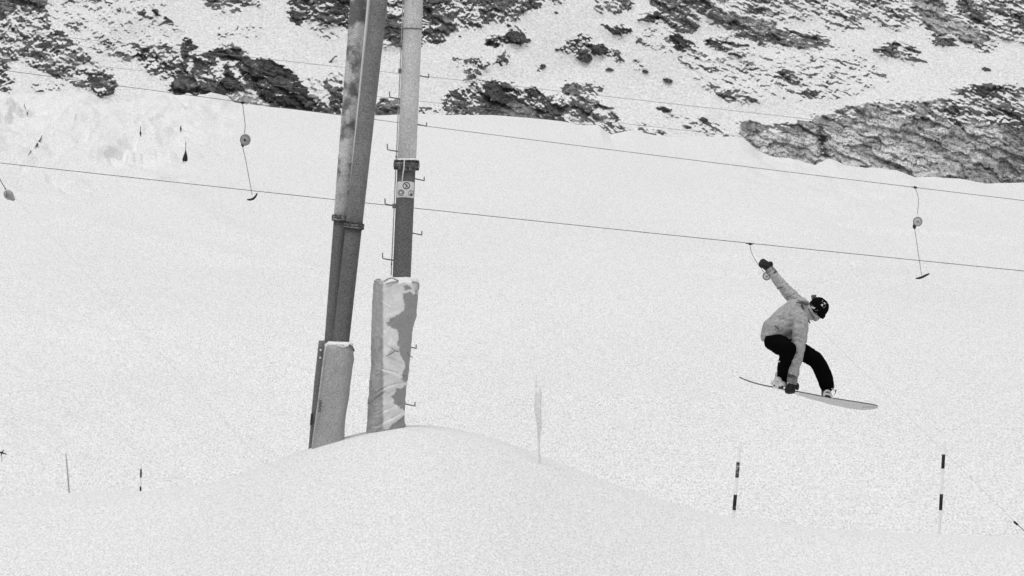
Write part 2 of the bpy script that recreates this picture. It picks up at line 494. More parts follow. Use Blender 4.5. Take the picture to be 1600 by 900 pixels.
def ground_z(X, Y, detail=True):
    X = np.asarray(X, float); Y = np.asarray(Y, float)
    px = 800 + X * 20.0
    zs = (450 - np.interp(px, fine_x, smooth_y)) * 0.05
    zf = (450 - np.interp(px, fine_x, fine_y)) * 0.05
    zc = zs + (zf - zs) * np.exp(-((Y - 300) / 14.0) ** 2)
    uu = np.clip((Y - 100) / 200.0, 0, 2) ** 1.2
    base = -7.5 + (zc + 7.5) * uu
    # flatten in front
    base = np.where(Y < 80, -9.2 + 0.0 * Y, base)
    b2 = -7.5 + (zc + 7.5) * np.where(Y > 100, uu, (Y - 100) / 300.0)
    tt = smooth01(Y, 60, 95)
    base = (1 - tt) * -9.3 + tt * b2
    # behind the crest
    drop = np.clip(Y - 300, 0, None)
    back = zc - 0.28 * drop
    base = np.where(Y > 300, np.maximum(back, 1.0 + 0 * Y), base)
    if detail:
        # wind shapes
        amp = smooth01(Y, 60, 140) * (1 - smooth01(Y, 300, 330))
        base = base + amp * (0.35 * fbm(X / 28, Y / 40, 3, 3) + 0.05 * fbm(X / 4, Y / 9, 3, 9))
        # old ski and groomer tracks crossing the slope, and diagonal wind ribs at lower left
        for (xa, ya, xb, yb, am, wd) in TRACKS:
            vx, vy = xb - xa, yb - ya
            L2 = vx * vx + vy * vy
            tq = ((X - xa) * vx + (Y - ya) * vy) / L2
            dq = ((X - xa) * vy - (Y - ya) * vx) / math.sqrt(L2)
            dq = dq + 0.4 * wd * pn(tq * 7 + am * 40, tq * 0 + 3.3, 5)
            base = base + 1.9 * am * np.exp(-(dq / (0.8 * wd)) ** 2) * smooth01(tq, 0, 0.08) * (1 - smooth01(tq, 0.9, 1))
        base = base + 0.22 * smooth01(-X, -2, 8) * smooth01(Y, 95, 115) * (1 - smooth01(Y, 150, 190)) * fbm((X * 0.9 + Y * 0.25) / 1.6, (Y * 0.25 - X) / 9, 3, 55)
        # rubble bank near the crest on the left
        lum = smooth01(-X, 18, 26) * smooth01(Y, 215, 262) * (1 - smooth01(Y, 297, 306))
        rg = 1 - np.abs(fbm(X / 5.0 + Y / 22, Y / 14.0, 4, 21)) * 3
        base = base + lum * (2.0 * fbm(X / 5.5, Y / 12, 4, 31) + 0.7 * rg - 0.35)
        lc1, lc2, lid, lox, loy = worley(X / 3.6 + 0.5 * fbm(X / 4, Y / 8, 2, 301), Y / 8.0 + 0.5 * fbm(X / 4, Y / 8, 2, 302), 303)
        base = base + lum * (1.0 * (1 - lc1) * lid + 0.5 * (lid - 0.5) - 0.2)
        lum2 = np.exp(-((X - 22) / 9) ** 2) * smooth01(Y, 230, 270) * (1 - smooth01(Y, 298, 305))
        base = base + lum2 * 0.9 * fbm(X / 5, Y / 14, 4, 41)
    # the pylon knoll that runs back to the camera
    kz_ = np.interp(X, KX, KZ)
    d_ = Y - 55.3
    dn_ = np.where(d_ > 0, np.where(d_ < 3, d_ * d_ / 6.0, d_ - 1.5), 0) * np.maximum(kz_ + 8.2, 1.0) / 44.0
    fw_ = np.clip(55.3 - Y, 0, 36)
    kn = kz_ - dn_ - np.where(fw_ < 2, fw_ * fw_ / 4.0, fw_ - 1.0) * 0.115
    kn = kn + 0.03 * fbm(X / 2.2, Y / 5, 3, 5) * smooth01(Y, 5, 20)
    h = np.maximum(base, kn)
    d = np.abs(base - kn)
    h = h + 0.25 * np.clip(1 - d / 1.2, 0, 1) ** 2 * 0.3
    return h

ys = np.concatenate([np.arange(-20, 24, 2.0), np.arange(24, 64, 0.22), np.arange(64, 100, 1.0), np.arange(100, 220, 0.7), np.arange(220, 296, 0.42),
                     np.arange(296, 304, 0.2), np.arange(304, 340, 2.0), np.arange(340, 720, 10.0)])
ss = np.concatenate([-np.geomspace(6.0, 0.165, 40), np.linspace(-0.16, 0.16, 620), np.geomspace(0.165, 6.0, 40)])
YY, SS = np.meshgrid(ys, ss, indexing='ij')
XX = SS * (np.abs(YY) * 1.0 + 2.0)
far = np.abs(SS) > 0.16
XX = np.where(far, np.sign(SS) * (0.16 * (np.abs(YY) + 2) + (np.abs(SS) - 0.16) * 60), XX)
ZZ = ground_z(XX, YY)
ground = grid_mesh('snow_ground', np.stack([XX, YY, ZZ], -1), M['snow'])
tag(ground, kind='structure')

def gz(X, Y): return float(ground_z(np.array([X]), np.array([Y]))[0])

# ------------------------------------------------------------------ mountain
# rock regions traced from the cliff faces: polygon (photo pixels), share of bare rock, tone of the stone
R = []
def reg(d, tone, *pts): R.append((pts, d, tone))
reg(.10, .12, (-200, -300), (300, -300), (260, 20), (280, 100), (200, 90), (100, 40), (-200, 60))
reg(.66, .16, (-200, -300), (62, -300), (70, 8), (76, 28), (64, 45), (45, 62), (30, 78), (22, 95), (-200, 120))
reg(.50, .12, (20, 20), (60, 18), (80, 30), (75, 48), (100, 48), (117, 62), (135, 80), (150, 95), (157, 108), (178, 116), (182, 138), (150, 143), (120, 134), (88, 120), (60, 110), (40, 100), (30, 82), (-30, 92), (-30, 60))
reg(.26, .12, (90, 25), (130, 28), (135, 45), (160, 50), (185, 60), (210, 70), (250, 75), (275, 100), (270, 115), (240, 100), (210, 90), (190, 100), (150, 80), (110, 50))
reg(.6, .07, (206, 66), (222, 72), (240, 86), (265, 97), (285, 100), (290, 130), (265, 122), (250, 126), (234, 115), (214, 92))
reg(.8, .07, (132, 125), (150, 118), (162, 130), (178, 135), (181, 147), (155, 149), (146, 144))
reg(.75, .06, (62, 68), (70, 65), (76, 72), (72, 80), (62, 78))
reg(.5, .08, (-200, 100), (12, 100), (8, 115), (20, 130), (18, 142), (0, 143), (-200, 150))
reg(.35, .08, (50, 131), (100, 134), (112, 147), (58, 147))
reg(.35, .1, (90, -40), (190, -40), (190, 5), (170, 10), (150, 3), (100, 5))
reg(.4, .1, (217, 12), (228, 15), (225, 35), (217, 33))
reg(.55, .07, (236, 10), (250, 20), (241, 25))
reg(.85, .06, (254, 26), (268, 33), (262, 37), (254, 33))
reg(.35, .1, (268, 35), (285, 42), (290, 55), (270, 50))
reg(.45, .09, (240, 60), (262, 68), (284, 92), (270, 92))
reg(.85, .07, (288, 58), (300, 62), (307, 76), (296, 86), (284, 98), (282, 85))
reg(.5, .14, (300, -60), (412, -60), (410, 8), (380, 10), (372, 20), (345, 20), (330, 15), (318, 8))
reg(.14, .1, (338, 40), (410, 42), (408, 58), (340, 60))
reg(.68, .09, (450, -200), (548, -200), (548, 45), (530, 43), (510, 38), (490, 35), (478, 30), (462, 38), (455, 30), (450, 15))
reg(.3, .2, (483, 40), (510, 45), (535, 60), (520, 65), (500, 55), (485, 50))
reg(.6, .1, (548, -200), (660, -200), (660, 75), (600, 75), (566, 70), (548, 40))
reg(.62, .12, (655, -200), (1000, -200), (920, -40), (880, -5), (878, 5), (850, 5), (845, 12), (815, 20), (800, 25), (812, 30), (790, 35), (765, 33), (760, 42), (735, 43), (722, 38), (718, 30), (705, 28), (718, 48), (700, 55), (690, 70), (668, 70), (655, 62))
reg(.85, .09, (662, 0), (690, 5), (712, 25), (700, 32), (675, 35), (660, 30))
reg(.85, .11, (740, -20), (765, 0), (775, 15), (772, 28), (755, 22))
# the dark cliff
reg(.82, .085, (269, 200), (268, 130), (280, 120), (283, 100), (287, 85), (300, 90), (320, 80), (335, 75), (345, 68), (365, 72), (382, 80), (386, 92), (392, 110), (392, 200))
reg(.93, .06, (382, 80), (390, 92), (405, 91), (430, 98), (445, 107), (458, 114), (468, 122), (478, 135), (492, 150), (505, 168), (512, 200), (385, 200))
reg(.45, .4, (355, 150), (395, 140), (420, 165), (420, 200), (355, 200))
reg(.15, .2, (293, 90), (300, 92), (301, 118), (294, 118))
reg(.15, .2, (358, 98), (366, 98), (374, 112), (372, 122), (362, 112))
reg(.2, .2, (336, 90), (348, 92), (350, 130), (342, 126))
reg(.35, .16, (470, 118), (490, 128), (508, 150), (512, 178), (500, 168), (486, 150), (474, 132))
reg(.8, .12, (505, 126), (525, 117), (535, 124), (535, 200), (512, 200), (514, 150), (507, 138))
reg(.25, .2, (508, 118), (530, 112), (534, 140), (518, 136))
reg(.8, .13, (588, 165), (592, 156), (602, 150), (608, 160), (625, 155), (628, 200), (588, 200))
reg(.4, .12, (655, 165), (690, 170), (690, 177), (655, 178))
# centre cliff
reg(.74, .09, (693, 160), (700, 145), (715, 138), (735, 132), (740, 128), (757, 125), (765, 124), (775, 128), (790, 128), (800, 133), (815, 140), (828, 135), (840, 140), (850, 148), (860, 155), (875, 163), (897, 200), (700, 200), (694, 172))
reg(.55, .12, (693, 160), (706, 150), (745, 160), (748, 190), (694, 190))
reg(.95, .06, (757, 128), (790, 130), (792, 150), (800, 158), (770, 165), (755, 160))
reg(.97, .30, (790, 163), (815, 160), (838, 170), (840, 190), (775, 190), (782, 172))
reg(.5, .2, (722, 95), (735, 88), (745, 90), (755, 95), (765, 95), (766, 103), (755, 110), (745, 118), (735, 127), (726, 128), (730, 115), (724, 108))
reg(.4, .15, (708, 88), (722, 95), (718, 102), (710, 98))
reg(.66, .12, (776, 92), (785, 86), (795, 92), (795, 99), (782, 99))
reg(.75, .06, (757, 68), (765, 60), (775, 60), (790, 55), (800, 48), (815, 50), (825, 58), (833, 62), (820, 68), (812, 71), (800, 69), (785, 70), (775, 72))
reg(.55, .08, (833, 100), (840, 108), (850, 100), (853, 105), (845, 112), (836, 114))
reg(.60, .15, (880, 130), (900, 128), (915, 135), (940, 135), (943, 142), (915, 143), (905, 150), (930, 155), (950, 165), (960, 175), (975, 197), (988, 203), (962, 212), (955, 215), (946, 205), (930, 200), (920, 210), (900, 205), (890, 180), (875, 160))
reg(.9, .12, (903, 165), (918, 160), (922, 190), (906, 186))
reg(.75, .12, (912, 132), (928, 130), (943, 138), (938, 144), (918, 142))
reg(.66, .07, (876, 75), (882, 62), (900, 60), (908, 52), (920, 60), (925, 72), (918, 90), (905, 92), (895, 85), (880, 82))
reg(.8, .07, (918, 72), (940, 68), (948, 78), (945, 86), (930, 85), (920, 78))
reg(.5, .08, (950, 80), (965, 78), (972, 90), (975, 100), (960, 95))
reg(.45, .10, (985, 92), (1000, 95), (1010, 108), (1005, 112), (990, 100))
reg(.9, .055, (937, 38), (945, 38), (960, 45), (985, 45), (983, 53), (975, 57), (960, 54), (948, 46))
reg(.75, .07, (1010, 25), (1025, 23), (1030, 32), (1015, 35), (990, 35), (1000, 30))
reg(.55, .26, (932, -60), (972, -60), (987, 15), (965, 22), (950, 12), (938, 25), (930, 20))
reg(.20, .14, (1020, 35), (1045, 40), (1045, 55), (1060, 80), (1040, 85), (1010, 70), (990, 72), (1000, 50))
# upper right bands
reg(.45, .22, (1000, -300), (1700, -300), (1700, -20), (1330, -10), (1300, 20), (1250, 30), (1220, 30), (1180, 25), (1150, 15), (1100, -5), (1008, -5), (960, -60))
reg(.84, .20, (1008, -8), (1100, -8), (1130, 18), (1160, 25), (1200, 35), (1215, 45), (1240, 48), (1265, 52), (1300, 60), (1298, 65), (1285, 68), (1270, 80), (1235, 72), (1200, 65), (1185, 72), (1170, 60), (1150, 55), (1120, 42), (1095, 30), (1085, 36), (1090, 50), (1060, 55), (1050, 45), (1035, 30))
reg(.93, .42, (1190, 30), (1215, 38), (1210, 52), (1185, 50), (1165, 38))
reg(.12, .1, (1070, 8), (1110, 28), (1150, 46), (1170, 58), (1150, 50), (1105, 34), (1080, 20))
reg(.8, .07, (1045, 55), (1060, 58), (1080, 65), (1095, 75), (1080, 80), (1055, 82), (1048, 65))
reg(.75, .11, (1100, 60), (1140, 65), (1170, 70), (1178, 88), (1160, 90), (1140, 85), (1115, 75))
reg(.20, .13, (1060, 85), (1100, 90), (1180, 88), (1250, 75), (1330, 70), (1350, 90), (1400, 125), (1330, 150), (1260, 160), (1200, 150), (1160, 160), (1100, 140), (1070, 110))
reg(.38, .13, (1085, 80), (1105, 85), (1110, 98), (1085, 96))
reg(.5, .1, (1210, 110), (1240, 108), (1255, 120), (1245, 130), (1220, 125))
reg(.6, .13, (1120, 145), (1150, 140), (1170, 150), (1195, 155), (1190, 162), (1160, 160), (1135, 157))
reg(.45, .13, (1250, 145), (1275, 140), (1280, 150), (1255, 160))
reg(.38, .1, (1290, 125), (1320, 130), (1305, 150), (1285, 138))
reg(.35, .1, (1330, 130), (1370, 128), (1355, 140), (1335, 142))
reg(.36, .2, (1280, 0), (1340, 10), (1350, 45), (1320, 50), (1290, 40))
reg(.66, .12, (1365, 78), (1385, 70), (1410, 67), (1405, 78), (1425, 72), (1440, 80), (1430, 90), (1455, 95), (1430, 98), (1405, 92), (1380, 88), (1370, 85))
reg(.42, .22, (1330, -10), (1430, -10), (1450, 0), (1455, 20), (1445, 35), (1420, 42), (1400, 45), (1380, 40), (1340, 30), (1330, 10))
reg(.88, .44, (1415, -60), (1470, -60), (1480, 20), (1500, 28), (1530, 45), (1542, 60), (1535, 68), (1510, 65), (1490, 55), (1465, 50), (1450, 45), (1440, 25), (1425, 5))
reg(.66, .12, (1450, 55), (1470, 55), (1490, 60), (1500, 70), (1480, 73), (1455, 65))
reg(.58, .14, (1480, -60), (1700, -60), (1700, 70), (1590, 65), (1560, 60), (1542, 60), (1530, 40), (1500, 25))
reg(.4, .12, (1510, 70), (1540, 68), (1560, 75), (1550, 80), (1525, 80))
# big grey cliff, lower right
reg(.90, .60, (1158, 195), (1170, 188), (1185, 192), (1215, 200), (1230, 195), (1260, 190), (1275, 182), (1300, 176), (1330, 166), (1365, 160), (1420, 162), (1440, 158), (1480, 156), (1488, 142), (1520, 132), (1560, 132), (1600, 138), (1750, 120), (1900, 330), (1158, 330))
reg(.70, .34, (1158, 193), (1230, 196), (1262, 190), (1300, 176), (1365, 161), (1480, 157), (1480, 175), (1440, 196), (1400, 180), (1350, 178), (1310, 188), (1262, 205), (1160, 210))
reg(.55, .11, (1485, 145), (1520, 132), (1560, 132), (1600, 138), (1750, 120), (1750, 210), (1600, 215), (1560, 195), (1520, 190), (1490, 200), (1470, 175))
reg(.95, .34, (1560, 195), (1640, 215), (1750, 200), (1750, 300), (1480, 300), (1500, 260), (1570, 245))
reg(.85, .07, (1276, 190), (1287, 196), (1290, 235), (1296, 250), (1286, 246), (1276, 225))
reg(.55, .16, (1025, 165), (1045, 168), (1060, 180), (1080, 190), (1100, 190), (1130, 205), (1148, 220), (1120, 222), (1100, 212), (1085, 205), (1065, 195), (1060, 185), (1035, 175))
reg(.65, .14, (985, 185), (1000, 195), (1020, 205), (1040, 210), (1035, 216), (1015, 212), (1000, 200))
reg(.9, .07, (1030, 167), (1042, 170), (1052, 175), (1040, 177))

xs = np.concatenate([-np.geomspace(420, 176, 50), -np.arange(175, 104.2, -0.5), np.arange(-104, 104, 0.165), np.arange(104.3, 175, 0.5), np.geomspace(176, 420, 50)])
zs = np.concatenate([np.arange(-2, 14, 1.0), np.arange(14, 58, 0.15), np.arange(58.2, 90, 0.4), np.geomspace(91, 190, 50)])
GZ, GX = np.meshgrid(zs, xs, indexing='ij')
Yref = 700 + (GZ - 15) * 0.9
PX = 800 + GX / Yref * F
PY = 450 - GZ / Yref * F
wx = 9 * fbm(GX / 2.6, GZ / 2.0, 4, 51, 0.6); wy = 7 * fbm(GX / 2.6, GZ / 2.0, 4, 61, 0.6)
QX = PX + wx; QY = PY + wy
D = np.full(GX.shape, 0.006); T = np.full(GX.shape, 0.10)
outside = (PY < -30) | (np.abs(PX - 800) > 860)
# the mountain goes on outside the frame in the same way
dn = fbm(GX / 22, GZ / 14, 4, 71)
D = np.where(outside, np.clip(0.30 + dn * 1.9, 0.0, 0.9), D)
T = np.where(outside, 0.14, T)
for poly, d, tone in R:
    # regions that reach beyond the frame give way there to the free-running pattern
    m_ = in_poly(QX, QY, poly) & (QX > -70) & (QX < 1670) & (QY > -45)
    D[m_] = d; T[m_] = tone
# clumps and gaps inside the broken regions, and crags in the solid ones
mid = (D > 0.09) & (D < 0.84)
D = np.where(mid, np.clip(1.12 * D * (1 + 1.1 * fbm(GX / 5.0, GZ / 3.6, 3, 171)), 0.05, 0.95), D)
Dh = 0.62 * blur(D, 40) * (1 + 1.2 * fbm(GX / 4, GZ / 3, 2, 175))
D = np.where(outside, D, np.maximum(D, np.where(Dh > 0.05, Dh, 0)))
D = blur(D, 1); T = blur(T, 2)
wxx = GX + 1.3 * fbm(GX / 2.2, GZ / 2.2, 4, 181); wzz = GZ + 1.1 * fbm(GX / 2.2, GZ / 2.2, 4, 191)
ar = math.radians(-24)
ru = wxx * math.cos(ar) + wzz * math.sin(ar); rv = -wxx * math.sin(ar) + wzz * math.cos(ar)
a1, a2, id1, ox1, oz1 = worley(ru / 4.2, rv / 1.7, 3)
b1, b2, id2, ox2, oz2 = worley(ru / 1.5, rv / 0.9, 13)
crack1 = smooth01(a2 - a1, 0.0, 0.10 + 0.10 * fbm(GX / 3, GZ / 3, 2, 201)); crack2 = smooth01(b2 - b1, 0.0, 0.14)
keep1 = smooth01(fbm(GX / 4, GZ / 4, 2, 211), -0.12, 0.10); keep2 = smooth01(fbm(GX / 3, GZ / 3, 2, 221), 0.0, 0.15)
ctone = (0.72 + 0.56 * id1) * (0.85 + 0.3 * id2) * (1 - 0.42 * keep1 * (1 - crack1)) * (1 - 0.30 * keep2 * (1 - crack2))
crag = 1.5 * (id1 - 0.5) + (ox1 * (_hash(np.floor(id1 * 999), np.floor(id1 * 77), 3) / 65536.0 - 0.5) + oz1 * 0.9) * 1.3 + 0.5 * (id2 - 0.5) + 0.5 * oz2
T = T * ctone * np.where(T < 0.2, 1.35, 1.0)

def ledge_noise(x, z, seed):
    """height of rock relief, with beds that dip to the right"""
    wl_ = np.clip((x + 15) / 40, 0, 1)
    a = np.radians(-44 + 19 * wl_)
    k1 = 1.25 + 0.75 * wl_; k2 = 0.95 - 0.2 * wl_
    u = x * np.cos(a) + z * np.sin(a); v = -x * np.sin(a) + z * np.cos(a)
    h = np.zeros_like(x)
    for wl, am in ((7.0, 1.0), (3.4, 0.80), (1.7, 0.70), (0.9, 0.55), (0.5, 0.36)):
        n1 = pn(u / (wl * k1), v / (wl * k2), seed + int(wl * 10))
        n2 = pn(x / wl, z / wl, seed + 7 + int(wl * 10))
        h += am * 0.5 * (n1 + n2)
    return h
h = ledge_noise(GX, GZ, 100)
h2 = ledge_noise(GX, GZ - 0.25, 100)
dh = (h - h2) / 0.25           # >0 : overhanging face, <0 : ledge
core = (~outside)
srt = np.sort(dh[core][::7])
rank = np.searchsorted(srt, dh.reshape(-1)).reshape(dh.shape) / len(srt)
rank = np.clip(rank, 0, 1)
rock = np.clip((rank - (1 - D)) * 2.0 + 0.5, -0.2, 1.02)
rock = np.where(D > 0.85, rock + 0.15, rock)
rock = np.where(D < 0.03, -0.6, rock)
B = blur(np.where(D > 0.05, D, 0), 30)
relief = 0.15 + 0.85 * np.clip(blur(D, 4) * 1.3, 0, 1)
bulge = 1.0 * B + h * 0.8 * relief + 0.8 * 0.7 * crag * np.clip(blur(D, 2) * 1.2 - 0.15, 0, 1) + 5 * fbm(GX / 45, GZ / 30, 3, 81)
YM = Yref - bulge
grp = GX * 1.0
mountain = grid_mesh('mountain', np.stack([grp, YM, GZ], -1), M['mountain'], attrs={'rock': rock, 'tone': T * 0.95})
tag(mountain, kind='structure')

def mount_y(px, py):
    z = (450 - py) / F * 720; x = (px - 800) / F * 720
    for _ in range(3):
        Yr = 700 + (z - 15) * 0.9
        z = (450 - py) / F * Yr; x = (px - 800) / F * Yr
    i = int(np.argmin(np.abs(zs - z))); j = int(np.argmin(np.abs(xs - x)))
    return float(YM[i, j])

# single boulders that stand clear of the cliffs
def boulder(px, py, wpx, hpx, label, seed, snow=True):
    Y = mount_y(px, py)
    rng = random.Random(seed)
    c = at(px, py, Y)
    s = Y / F
    mb = MB()
    mb.ellipsoid((0, 0, 0), (wpx / 2 * s, 0, 0), (0, wpx / 2.4 * s, 0), (0, 0, hpx / 2 * s), 18, 12)
    off = rng.random() * 50
    P = np.array([tuple(v) for v in mb.v])
    n = fbm(P[:, 0] * 2.2 / max(wpx * s, .3) * 1.3 + off, P[:, 2] * 2.6 / max(hpx * s, .3) + P[:, 1], 3, seed)
    P = P * (1 + 0.75 * n)[:, None]
    P[:, 2] += -P[:, 0] * 0.18
    o = mesh_obj('boulder', [Vector(p) + c for p in P], mb.f, M['rock_dark'], None, smooth=False)
    tag(o, label, 'boulder', 'single boulders in the upper snowfield')
    return o
BL = [
    (953, 109, 12, 5, 'small flat dark boulder alone in open snow between the two centre cliffs'),
    (1044, 126, 17, 6, 'long dark boulder lying in open snow right of the flat one'),
    (869, 20, 7, 4, 'tiny dark boulder just under the rock band at top centre'),
    (916, 91, 19, 15, 'big round dark boulder at the foot of the central outcrop'),
    (938, 77, 22, 14, 'wide dark boulder leaning on the right of the central outcrop'),
    (1541, 109, 12, 7, 'lone dark boulder in the snowfield above the big grey cliff'),
    (848, 103, 9, 6, 'small dark boulder with a snowy neighbour below the lens-shaped outcrop'),
    (1008, 112, 10, 6, 'small grey boulder at the end of the trail of stones right of centre'),
    (1022, 127, 0, 0, ''),
    (870, 78, 7, 4, 'tiny boulder at the left tip of the central outcrop'),
    (719, 57, 5, 3, 'tiny dark boulder on clean snow right of the single mast'),
    (795, 40, 8, 5, 'small dark boulder under the ragged rock band right of the mast'),
    (186, 17, 7, 4, 'tiny dark boulder in the snowfield at top left'),
    (670, 90, 3, 2, ''),
    (1100, 187, 14, 7, 'dark boulder in the slanting rock streak left of the big grey cliff'),
    (1238, 46, 0, 0, ''),
]
for i, (px, py, w_, h_, lab) in enumerate(BL):
    if w_ > 3: boulder(px, py, w_, h_, lab, 300 + i)
# the little curved stick of rock between dark cliff and pylon
mb = MB()
Yc = mount_y(520, 92) - 0.6
mb.tube([at(514, 97, Yc), at(517, 96, Yc), at(521, 91, Yc), at(524, 88, Yc), at(527, 88, Yc)], [0.16, 0.2, 0.13, 0.14, 0.12], 6)
o = mb.build('boulder', M['rock_dark'], None, False)
tag(o, 'thin curved dark rock poking out of snow left of the twin pipes', 'boulder', 'single boulders in the upper snowfield')

# ------------------------------------------------------------------ haul cables
def cable(pts, Y, r, label, mat='cable', Yend=None):
    pts = list(pts)
    x0, y0 = pts[0]; x1, y1 = pts[-1]
    cs = np.polyfit([p[0] for p in pts], [p[1] for p in pts], 2)
    xx = np.concatenate([np.linspace(-4000, -320, 8), np.linspace(-300, 1900, 80), np.linspace(1950, 5600, 8)])
    sl, sr = np.polyval(np.polyder(cs), -300), np.polyval(np.polyder(cs), 1900)
    def yy(x):
        if x < -300: return float(np.polyval(cs, -300) + sl * (x + 300))
        if x > 1900: return float(np.polyval(cs, 1900) + sr * (x - 1900))
        return float(np.polyval(cs, x))
    P = [at(x, yy(x), Y) for x in xx]
    o = MB().tube(P, r, 6).build('haul_cable', M[mat])
    tag(o, label, 'cable', 'haul cables of the ski tow')
    return lambda x: float(np.polyval(cs, x))
YC, YD = 190.0, 130.0
cd = cable([(0, 255), (520, 310), (640, 325), (1172, 381), (1600, 423)], YD, 0.0125, 'lowest steel haul cable crossing the whole slope behind the snowboarder')
cc = cable([(7, 110), (270, 145), (655, 196), (1000, 240), (1430, 292), (1600, 314)], YC, 0.015, 'second haul cable from the bottom, carrying the two hanging tow bars')
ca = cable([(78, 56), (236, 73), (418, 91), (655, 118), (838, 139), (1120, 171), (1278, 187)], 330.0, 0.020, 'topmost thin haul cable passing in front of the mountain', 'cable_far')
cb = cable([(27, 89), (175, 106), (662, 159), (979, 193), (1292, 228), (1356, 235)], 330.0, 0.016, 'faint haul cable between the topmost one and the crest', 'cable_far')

# ------------------------------------------------------------------ tow bars
def crossbar_mb(c, half, Y, tips, r=0.045):
    mb = MB()
    pts = [at(x, y, Y) for x, y in tips]
    n = len(pts)
    mb.tube(pts, [r * (0.75 + 0.6 * math.sin(math.pi * i / (n - 1))) for i in range(n)], 8)
    return mb

def spline(pts, n=6):
    pts = [Vector(p) for p in pts]
    out = []
    for i in range(len(pts) - 1):
        p0 = pts[max(i - 1, 0)]; p1 = pts[i]; p2 = pts[i + 1]; p3 = pts[min(i + 2, len(pts) - 1)]
        for k in range(n):
            t = k / n
            out.append(0.5 * ((2 * p1) + (p2 - p0) * t + (2 * p0 - 5 * p1 + 4 * p2 - p3) * t * t + (3 * p1 - p0 - 3 * p2 + p3) * t ** 3))
    out.append(pts[-1])
    return out

def tow_bar(Y, clampp, cord, reelc, rr, shaft, bar, label, reelmat='reel', oval=1.0, housing=None, cordr=0.018, shaftr=0.017):
    s = Y / F
    t = empty('tow_bar', at(reelc[0], reelc[1] + 8, Y))
    tag(t, label, 'tow bar', 'tow bars on the haul cables')
    if clampp:
        mb = MB()
        c = at(clampp[0], clampp[1], Y)
        q_ = Y / 190.0
        mb.box(c, (0.07 * q_, 0, -0.008), (0, 0.05, 0), (0, 0, 0.055 * q_))
        mb.tube([c + Vector((-0.22, 0, 0.028)) * q_, c + Vector((0.15, 0, -0.02)) * q_], 0.022 * q_, 6)
        mb.build('clamp', M['black'], t, False)
    MB().tube(spline([at(x, y, Y) for x, y in cord]), cordr, 6).build('cord', M['cord'], t)
    # the spring reel: flat drum facing the camera, with a rim and hub
    c = at(reelc[0], reelc[1], Y)
    d = Vector((0.15, 0.98, 0.1)).normalized()
    a = Vector((1, 0, 0)); a = (a - d * a.dot(d)).normalized(); b = d.cross(a)
    R_ = rr * s
    mb = MB()
    mb.loft([(c - d * 0.14, a * R_ * 0.80, b * R_ * 0.80 * oval), (c - d * 0.12, a * R_ * 0.95, b * R_ * 0.95 * oval),
             (c + d * 0.10, a * R_, b * R_ * oval), (c + d * 0.13, a * R_ * 0.85, b * R_ * 0.85 * oval)], 20)
    reel = mb.build('reel', M[reelmat], t, True)
    mb = MB()
    ring = [c - d * 0.13 + (a * math.cos(q) + b * math.sin(q) * oval) * R_ * 0.93 for q in np.linspace(0, 2 * math.pi, 25)]
    mb.tube(ring, 0.022, 6, False)
    mb.build('rim', M['cord'], reel)
    mb = MB()
    mb.ellipsoid(c - d * 0.15, a * R_ * 0.25, d * 0.04, b * R_ * 0.25, 10, 6)
    mb.build('hub', M['black' if reelmat == 'reel' else 'cord'], reel)
    if housing:
        mb = MB()
        (hx, hy) = housing
        hc = at(hx, hy, Y)
        mb.loft([(hc + Vector((0.05, -0.02, 0.16)), (0.11, 0, 0), (0, 0.09, 0)), (hc, (0.10, 0, 0.02), (0, 0.10, 0)),
                 (hc - Vector((0, 0, 0.12)), (0.04, 0, 0), (0, 0.04, 0))], 10)
        mb.build('rope_outlet', M['black'], t)
    if shaft:
        MB().tube([at(x, y, Y) for x, y in shaft], shaftr, 6).build('shaft', M['cord'], t)
    if bar:
        crossbar_mb(None, None, Y, bar).build('crossbar', M['black'], t)
    return t

tow_bar(YC, (379, cc(379) + 1), [(379, cc(379) + 2), (381, 178), (383, 195), (382, 209)], (383.5, 218.5), 7.8, [(379, 229), (384, 250), (394, 305)],
        [(386, 312), (391, 312), (395, 311), (399, 307.5), (402, 302)], 'hanging tow bar with round grey reel left of the pylon, below the dark cliff', 'reel', 1.15, (379.5, 226))
tow_bar(YC, (1430, cc(1430)), [(1430, cc(1430) + 1), (1434, 305), (1435, 318), (1433, 335)], (1434, 346), 7.2, [(1429, 356), (1434, 390), (1440, 430)],
        [(1431, 435), (1436, 434.5), (1441, 433), (1447, 430), (1452, 427.5)], 'hanging tow bar with pale reel under the right end of the big grey cliff', 'reel_pale', 1.0, (1429, 354), 0.014, 0.015)
# the two tow bars that are in use: their cords are pulled out slantwise down the slope
tb = tow_bar(YD, (1172, cd(1172) + 1), [(1172, 383), (1174, 394), (1179, 404), (1187, 416), (1194, 426)], (1198.5, 431), 6.2, None, None,
             'pulled-out tow bar whose small pale reel shows behind the raised mitten', 'reel_pale', 1.0, None, 0.010)
Yg = 104.0
p_end = at(1585, 815, Yg)
MB().tube([at(1202, 436, YD), p_end], 0.0038, 5).build('rope', M['cord_pale'], tb)
mb = MB(); mb.tube([at(1584, 814.5, Yg), at(1586, 816.5, Yg), at(1590, 820, Yg)], [0.02, 0.032, 0.03], 8); mb.build('grip', M['black'], tb)
mb = MB(); mb.tube([at(1590, 820, Yg), at(1600, 829, Yg - 0.5), at(1618, 845, Yg - 1)], 0.013, 6); mb.build('shaft', M['cord'], tb)
mb = MB(); mb.tube([at(1612, 852, Yg - 1.2), at(1618, 845, Yg - 1), at(1622, 836, Yg - 0.8)], 0.03, 6); mb.build('crossbar', M['black'], tb)

